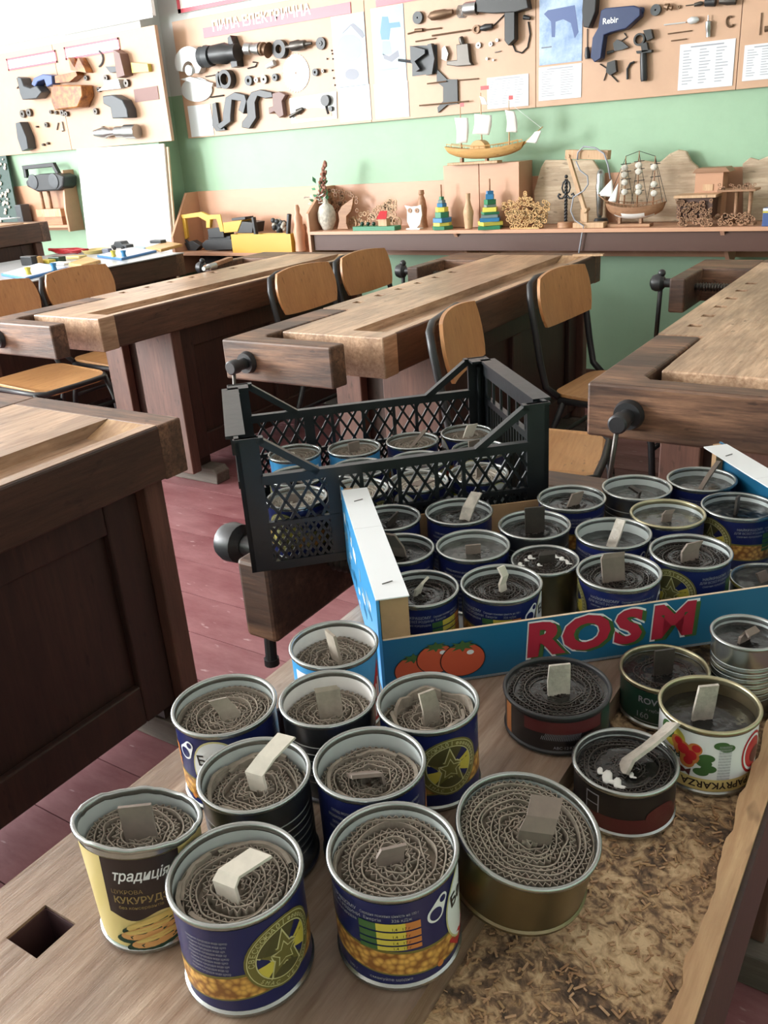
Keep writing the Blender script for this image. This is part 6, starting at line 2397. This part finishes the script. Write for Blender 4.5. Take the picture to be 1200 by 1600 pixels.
MB().box((a.x, 4.34, ZS), (b.x, 4.44, zt_)).build('walls', M['peach'], ct)
MB().prism([(a.x - .012, 4.33, zt_), (b.x + .03, 4.33, zt_ - .0), (b.x + .012, 4.33, zt_ + .02), (a.x + .002, 4.33, zt_ + .02)], (0, .11, 0)).build('roof', M['mid_wood'], ct, bevel=.001)
c = SP(1106, 293, 4.338)
MB().box((c.x - .022, 4.336, c.z - .014), (c.x + .022, 4.34, c.z + .014)).build('plate', M['pale_wood'], ct)
rk = thing('fretwork_shelf', 'little two-tier fretwork shelf with scrollwork at the right of the casket', 'carving', (SP(1150, 340, 4.28).x, 4.28, ZS), 0, SG)
a, b = SP(1122, 300, 4.25), SP(1182, 298, 4.25)
MB().box((a.x, 4.23, a.z), (b.x, 4.34, a.z + .009)).build('top_board', M['mid_wood'], rk, bevel=.001)
fret(MB(), 1152, 292, 58, 9, 4.24, 26, 41, r=(1.8, 3.4)).build('upper_frieze', M['mid_wood'], rk)
fret(MB(), 1148, 343, 56, 16, 4.24, 34, 42, r=(2.4, 5)).build('lower_frieze', M['mid_wood'], rk)
for px in (1150, 1172):
    x = SP(px, 320, 4.28).x
    MB().tube([(x, 4.28, ZS), (x, 4.28, ZS + .04), (x, 4.28, a.z)], [.011, .007, .01], 8).build('column', M['mid_wood'], rk, smooth=True)
MB().box((a.x + .01, 4.25, ZS), (b.x, 4.33, ZS + .008)).build('bottom_board', M['mid_wood'], rk)
mb = MB()
a, b = SP(1191, 352, 4.22), SP(1215, 350, 4.22)
bxx = thing('small_box', 'small dark blue box with yellow and white stripes at the right shelf edge', 'box', (a.x + .03, 4.24, ZS))
MB().box((a.x, 4.21, ZS), (b.x, 4.27, ZS + .075)).build('body', M['inkdark'], bxx, bevel=.001)
MB().box((a.x - .001, 4.2085, ZS + .055), (b.x, 4.2095, ZS + .062)).build('stripe', M['lyellow'], bxx)
MB().box((a.x - .001, 4.2085, ZS + .0635), (b.x, 4.2095, ZS + .074)).build('stripe', M['lwhite'], bxx)

# ------------------------------------------------------------------ lower shelf: excavator, yellow box, carved figures
ZL = .7448
Y = 4.3
E_ = lambda px, py, Y=4.29: SP(px, py, Y)
ex = thing('toy_excavator', 'yellow and black toy excavator on the corner shelf', 'toy', (E_(345, 385).x, 4.29, ZL))


def eb(name, pts, Y0, th, m, bev=.002):
    Y0 += .02
    P_ = [SP(x, y, Y0) for x, y in pts]
    return MB().prism([(p.x, Y0, max(p.z, ZL + .001)) for p in P_], (0, th, 0)).build(name, m, ex, bevel=bev)


eb('track', [(316, 380), (322, 375), (362, 374), (366, 380), (362, 390), (322, 391), (316, 386)], 4.25, .03, M['dark'])
eb('track', [(316, 380), (322, 375), (362, 374), (366, 380), (362, 390), (322, 391), (316, 386)], 4.33, .03, M['dark'])
eb('chassis', [(325, 370), (360, 369), (360, 382), (325, 383)], 4.275, .06, M['dark'])
eb('cab_base', [(324, 358), (348, 354), (350, 371), (326, 372)], 4.26, .1, M['dark'])
eb('engine_cover', [(348, 348), (378, 344), (371, 362), (350, 364)], 4.25, .11, M['yellow'])
eb('counterweight', [(378, 346), (396, 348), (394, 364), (371, 364)], 4.25, .11, M['dark'])
eb('roof', [(362, 341), (383, 339), (383, 343), (362, 345)], 4.26, .08, M['dark'])
eb('cab', [(322, 336), (344, 335), (350, 362), (344, 362), (338, 342), (328, 343), (328, 356), (322, 356)], 4.25, .006, M['yellow'], .001)
eb('boom', [(282, 336), (314, 331), (330, 338), (328, 356), (322, 346), (310, 339), (284, 342)], 4.28, .022, M['yellow'])
eb('stick', [(279, 337), (289, 340), (293, 372), (286, 376), (280, 356)], 4.285, .02, M['yellow'])
eb('bucket', [(288, 380), (300, 376), (313, 384), (306, 392), (294, 393)], 4.27, .05, M['dark'])
mb = MB().tube([SP(289, 374, 4.31), SP(298, 382, 4.31)], .008, 6)
mb.build('linkage', M['dark'], ex)
yb_ = thing('yellow_box', 'open yellow box with two black knife handles on the corner shelf', 'box', (E_(412, 385, 4.25).x, 4.25, ZL))
a, b = SP(364, 394, 4.203), SP(456, 390, 4.203)
x0, x1, zt2 = a.x, b.x, SP(410, 366, 4.203).z
for q in ((x0, 4.203, x1, 4.209), (x0, 4.258, x1, 4.264), (x0, 4.209, x0 + .006, 4.258), (x1 - .006, 4.209, x1, 4.258)):
    MB().box((q[0], q[1], ZL), (q[2], q[3], zt2)).build('side', M['yellow'], yb_)
MB().box((x0 + .006, 4.221, ZL), (x1 - .006, 4.258, ZL + .006)).build('bottom', M['yellow'], yb_)
kn = []
for i, (p0, p1) in enumerate((((402, 372), (396, 339)), ((446, 366), (452, 334)))):
    A_, B_ = SP(*p0, 4.232 + .004 * i), SP(*p1, 4.232 + .004 * i)
    A_.z = ZL + .008
    mb = MB().beam(A_, B_, .02, .026, 0, (0, 1, 0))
    solo(mb, 'knife_handle', M['dark'], ['left', 'right'][i] + ' black handle sticking out of the yellow box', 'knife', 'black handles in the yellow box', bevel=.005)
for i, (px, m, pr, lb) in enumerate(((463, 'peach', [(320, 3), (326, 5), (333, 4), (340, 8), (350, 7), (362, 10), (378, 8), (392, 9)], 'tall carved reddish figure right of the yellow box'),
                                     (474, 'mid_wood', [(350, 3), (356, 5), (362, 4), (372, 7), (384, 6), (392, 8)], 'short carved figure beside the shelf end panel'))):
    o = std(px, 4.235 + .075 * i, pr, z=ZL)
    solo(o, 'carved_figure', M[m], lb, 'figurine', 'carved figures on the corner shelf', smooth=50)
pw = thing('pinecone_ornament', 'white and dark ornament behind the yellow box', 'ornament', (SP(436, 350, 4.37).x, 4.37, ZL))
mb = MB()
rn = random.Random(8)
c = SP(436, 352, 4.37)
for k in range(22):
    mb.ball((c.x + rn.uniform(-.045, .045), 4.37 + rn.uniform(-.02, .02), c.z + rn.uniform(-.03, .03)), .016, n=7, mi=k % 2)
mb.tube([(c.x, 4.37, ZL), (c.x, 4.37, c.z)], .02, 8, mi=1)
mb.build('cluster', [M['net'], M['darkgrey']], pw, smooth=True)

# ------------------------------------------------------------------ far left: radio, stand, picture
ZC_ = .9305
Yr = 4.19
rd = thing('radio', 'black portable radio with top handle in front of the far left wall', 'radio', (SP(68, 290, Yr).x, 4.25, 1.17))
rp = lambda pts: [(SP(x, y, Yr).x, Yr, SP(x, y, Yr).z) for x, y in pts]
MB().prism(rp([(39, 284), (46, 276), (60, 272), (88, 271), (99, 276), (98, 292), (92, 298), (58, 300), (42, 292)]), (0, .12, 0)).build('body', M['dark'], rd, bevel=.012)
hd = MB()
for pa, pb in (((37, 262), (86, 257)), ((39, 260), (42, 278)), ((84, 257), (92, 272))):
    hd.beam(SP(*pa, Yr + .05), SP(*pb, Yr + .05), .03, .028)
hd.build('handle', M['dark'], rd, bevel=.004)
for q in (SP(52, 284, Yr), SP(84, 283, Yr)):
    Mx = Matrix.Translation((q.x, Yr + .001, q.z)) @ Matrix.Rotation(R(90), 4, 'X')
    MB().lathe([(.0003, 0), (.05, 0), (.05, .006), (.04, .008), (.0003, .004)], 20, 0, Mx).build('speaker', M['darkgrey'], rd, smooth=40)
Ys = 4.25
ds = thing('dowel_stand', 'wooden stand with two dowels carrying the radio', 'stand', (SP(75, 325, Ys).x, Ys, ZC_))
zs_ = SP(80, 326, Ys).z
zr = SP(66, 299, Yr).z - .002
for px in (66, 78):
    q = SP(px, 312, Ys)
    MB().tube([(q.x, Ys, zs_), (q.x, Ys, zr)], .011, 8).build('dowel', M['mid_wood'], ds, smooth=True)
a, b = SP(62, 327, Ys), SP(100, 326, Ys)
zm = (zs_ + ZC_) / 2
MB().box((a.x + .08, 4.215, ZC_), (b.x, 4.3, zm)).build('base', M['mid_wood'], ds, bevel=.002)
MB().box((a.x, 4.215, zm + .0005), (b.x, 4.3, zs_)).build('upper_board', M['pale_wood'], ds, bevel=.002)
gp = thing('framed_picture', 'dark green framed board of pale shells at the far left edge', 'picture', (SP(5, 290, 4.22).x, 4.22, ZC_))
a, b = SP(-14, 320, 4.22), SP(17, 320, 4.22)
zt_ = SP(5, 243, 4.24).z
MB().prism([(a.x, 4.22, ZC_), (b.x + .05, 4.22, ZC_), (b.x - .03, 4.29, zt_), (a.x, 4.29, zt_)], (0, .012, 0)).build('frame', M['ldgreen'], gp)
mb = MB()
rn = random.Random(3)
for k in range(46):
    u, v = rn.random(), rn.random()
    x = a.x + (b.x - a.x) * (.05 + .8 * u)
    mb.ball((x, 4.22 + .07 * v * .95 - .004, .95 + (zt_ - .97) * v), rn.uniform(.008, .018), n=7, sc=(1, .4, .8))
tag(mb.build('shells', M['net'], gp, smooth=True), kind='stuff')
# things on the high far-left bench
ZH = .8 + .195 + .0028


def put(px, py, z):
    return Pz(px, py, z)


p_ = SP(30, 324, 4.25)
ZH_ = ZH
ZH = ZC_
tin_ = thing('storage_box', 'dark grey low case behind the cups at the far left', 'case', (p_.x, p_.y, ZH))
MB().box((p_.x - .0, p_.y - .04, ZH), (p_.x + .07, p_.y + .04, p_.z + .02)).build('case', M['darkgrey'], tin_, bevel=.006)
ZH = ZH_
CG = 'game cups'


def cup(px, py, z, m, label, s=.018):
    p = put(px, py, z)
    t = MB().lathe([(.0003, 0), (s, 0), (s * .8, s * 1.2), (s * 1.15, s * 2.4), (s * .95, s * 2.4), (s * .6, s * 1.2), (.0003, s * .5)], 14, 0, Matrix.Translation(p))
    return solo(t, 'game_cup', m, label, 'cup', CG, smooth=40)


cup(12, 336, ZH, M['lyellow'], 'yellow cup on the high far left bench', .022)
cup(22, 336, ZH, M['pgreen'], 'teal cup beside the yellow one on the high far left bench', .02)
pq = put(10, 342, ZH)
solo(MB().box((pq.x - .2, pq.y - .1, ZH), (pq.x + .08, pq.y + .06, ZH + .004)), 'game_board', M['paper'], 'white sheet under the cups on the high far left bench', 'board game')
# board games on the grey sheet
ZG = .8 + .0065


def gboard(corners, label, rim='inkblue', z=ZG, th=.012):
    P = [put(x, y, z) for x, y in corners]
    c = sum(P, Vector()) / 4
    t = thing('board_game', label, 'board game', (c.x, c.y, z), 0, 'board games on the bench')
    MB().prism([(p.x, p.y, z) for p in P], (0, 0, th)).build('board', M['inkblue'] if rim == 'inkblue' else M['ship_wood'], t, bevel=.002)
    MB().prism([(c.x + (p.x - c.x) * .93, c.y + (p.y - c.y) * .93, z + th) for p in P], (0, 0, .0012)).build('playing_field', M['paper'] if rim == 'inkblue' else M['ship_wood'], t)
    return t, P


g1, P1 = gboard([(2, 431), (40, 438), (107, 421), (62, 414)], 'white game board with blue border nearest the left frame edge')
g2, P2 = gboard([(152, 402), (190, 407), (245, 394), (205, 389)], 'white game board with blue border near the far end')
cup(45, 429, ZG + .0135, M['lyellow'], 'yellow cup on the near white game board', .015)
cup(85, 422, ZG + .0135, M['pblue'], 'teal cup on the near white game board', .015)
cup(178, 401, ZG + .0135, M['lyellow'], 'yellow cup on the far white game board', .014)
cup(194, 401, ZG + .0135, M['pblue'], 'teal cup on the far white game board', .014)
gboard([(108, 416), (128, 419), (158, 411), (136, 405)], 'small golden wooden tray between the game boards', 'wood', th=.016)
gboard([(228, 391), (252, 394), (286, 385), (262, 381)], 'tan wooden tray at the far end of the games bench', 'wood', th=.016)
mb = MB()
rn = random.Random(6)
c = put(107, 396, ZG)
for k in range(5):
    mb.tube([(c.x + (.11 + .02 * k) * math.cos(a_ * .6 + k), c.y + .035 * math.sin(a_ * .6 + k), ZG + .008 + .004 * k + .003 * math.sin(a_ * 2.3)) for a_ in range(11)], .006, 6)
solo(mb, 'red_yarn', M['lred'], 'coil of red cord on the games bench', 'cord', smooth=True)
c = put(150, 395, ZG)
solo(MB().lathe([(.0003, 0), (.07, 0), (.085, .02), (.08, .022), (.065, .004), (.0003, .004)], 24, 0, Matrix.Translation(c)), 'plate', M['lcream'], 'cream round plate beside the red cord', 'plate', smooth=40)
tc_ = thing('toy_car', 'small dark toy car at the back of the games bench', 'toy', put(192, 390, ZG))
c = put(192, 390, ZG)
MB().prism([(c.x - .07, c.y - .03, ZG + .012), (c.x + .07, c.y - .03, ZG + .012), (c.x + .07, c.y - .03, ZG + .03), (c.x + .035, c.y - .03, ZG + .034), (c.x + .02, c.y - .03, ZG + .052), (c.x - .03, c.y - .03, ZG + .052), (c.x - .045, c.y - .03, ZG + .034), (c.x - .07, c.y - .03, ZG + .03)], (0, .06, 0)).build('body', M['darkgrey'], tc_, bevel=.003)
for dx in (-.04, .04):
    for dy in (-.033, .03):
        MB().turned((c.x + dx, c.y + dy - .003, ZG + .013), (c.x + dx, c.y + dy + .005, ZG + .013), [(0, .0125), (1, .0125)], 12).build('wheel', M['dark'], tc_)
for i, (px, py, m, w, h, lb) in enumerate(((48, 414, 'dark', .05, .05, 'dark wheeled toy block at the left of the games bench'), (60, 413, 'ship_wood', .03, .045, 'pale peg block beside the dark wheeled toy'), (74, 411, 'lyellow', .05, .02, 'pale yellow flat toy piece'),
                                           (90, 409, 'ldgreen', .05, .03, 'dark green toy piece behind the teal cup'), (96, 413, 'white', .06, .012, 'white card piece next to the golden tray'), (220, 389, 'poster', .07, .012, 'pale blue packet near the far board'),
                                           (248, 384, 'darkgrey', .05, .02, 'grey tool lying on the tan tray'), (168, 396, 'inkgrey', .03, .03, 'grey cube right of the cream plate'), (4, 443, 'lwhite', .06, .012, 'white slip at the near end of the games bench'),
                                           (120, 404, 'lcream', .06, .018, 'cream paper bundle in the middle of the games bench'))):
    c = put(px, py, ZG)
    z = ZG + (.0165 if px == 248 else 0)
    solo(MB().box((c.x - w, c.y - w * .5, z), (c.x + w, c.y + w * .5, z + h)), 'toy_piece', M[m], lb, 'toy', 'loose game pieces on the bench', bevel=.004)
# pale block and metal clamp lying on the left bench's far end
c = Pz(330, 416, .802)
solo(MB().beam(Pz(322, 418, .812), Pz(360, 404, .812), .03, .018), 'wood_offcut', M['mid_wood'], 'wooden bar lying at the far end of the left bench', 'wood offcut', bevel=.002)
solo(MB().turned(Pz(318, 420, .815), Pz(336, 415, .815), [(0, .01), (.4, .01), (.45, .016), (1, .016)], 12), 'steel_clamp', M['steel'], 'small steel clamp head at the far end of the left bench', 'clamp', smooth=40)
c = Pz(916, 399, .8035)
solo(MB().beam(c + Vector((-.06, .0, 0)), c + Vector((.07, .02, 0)), .025, .007), 'wood_offcut', M['pale_wood'], 'pale offcut lying at the far end of the middle bench', 'wood offcut')
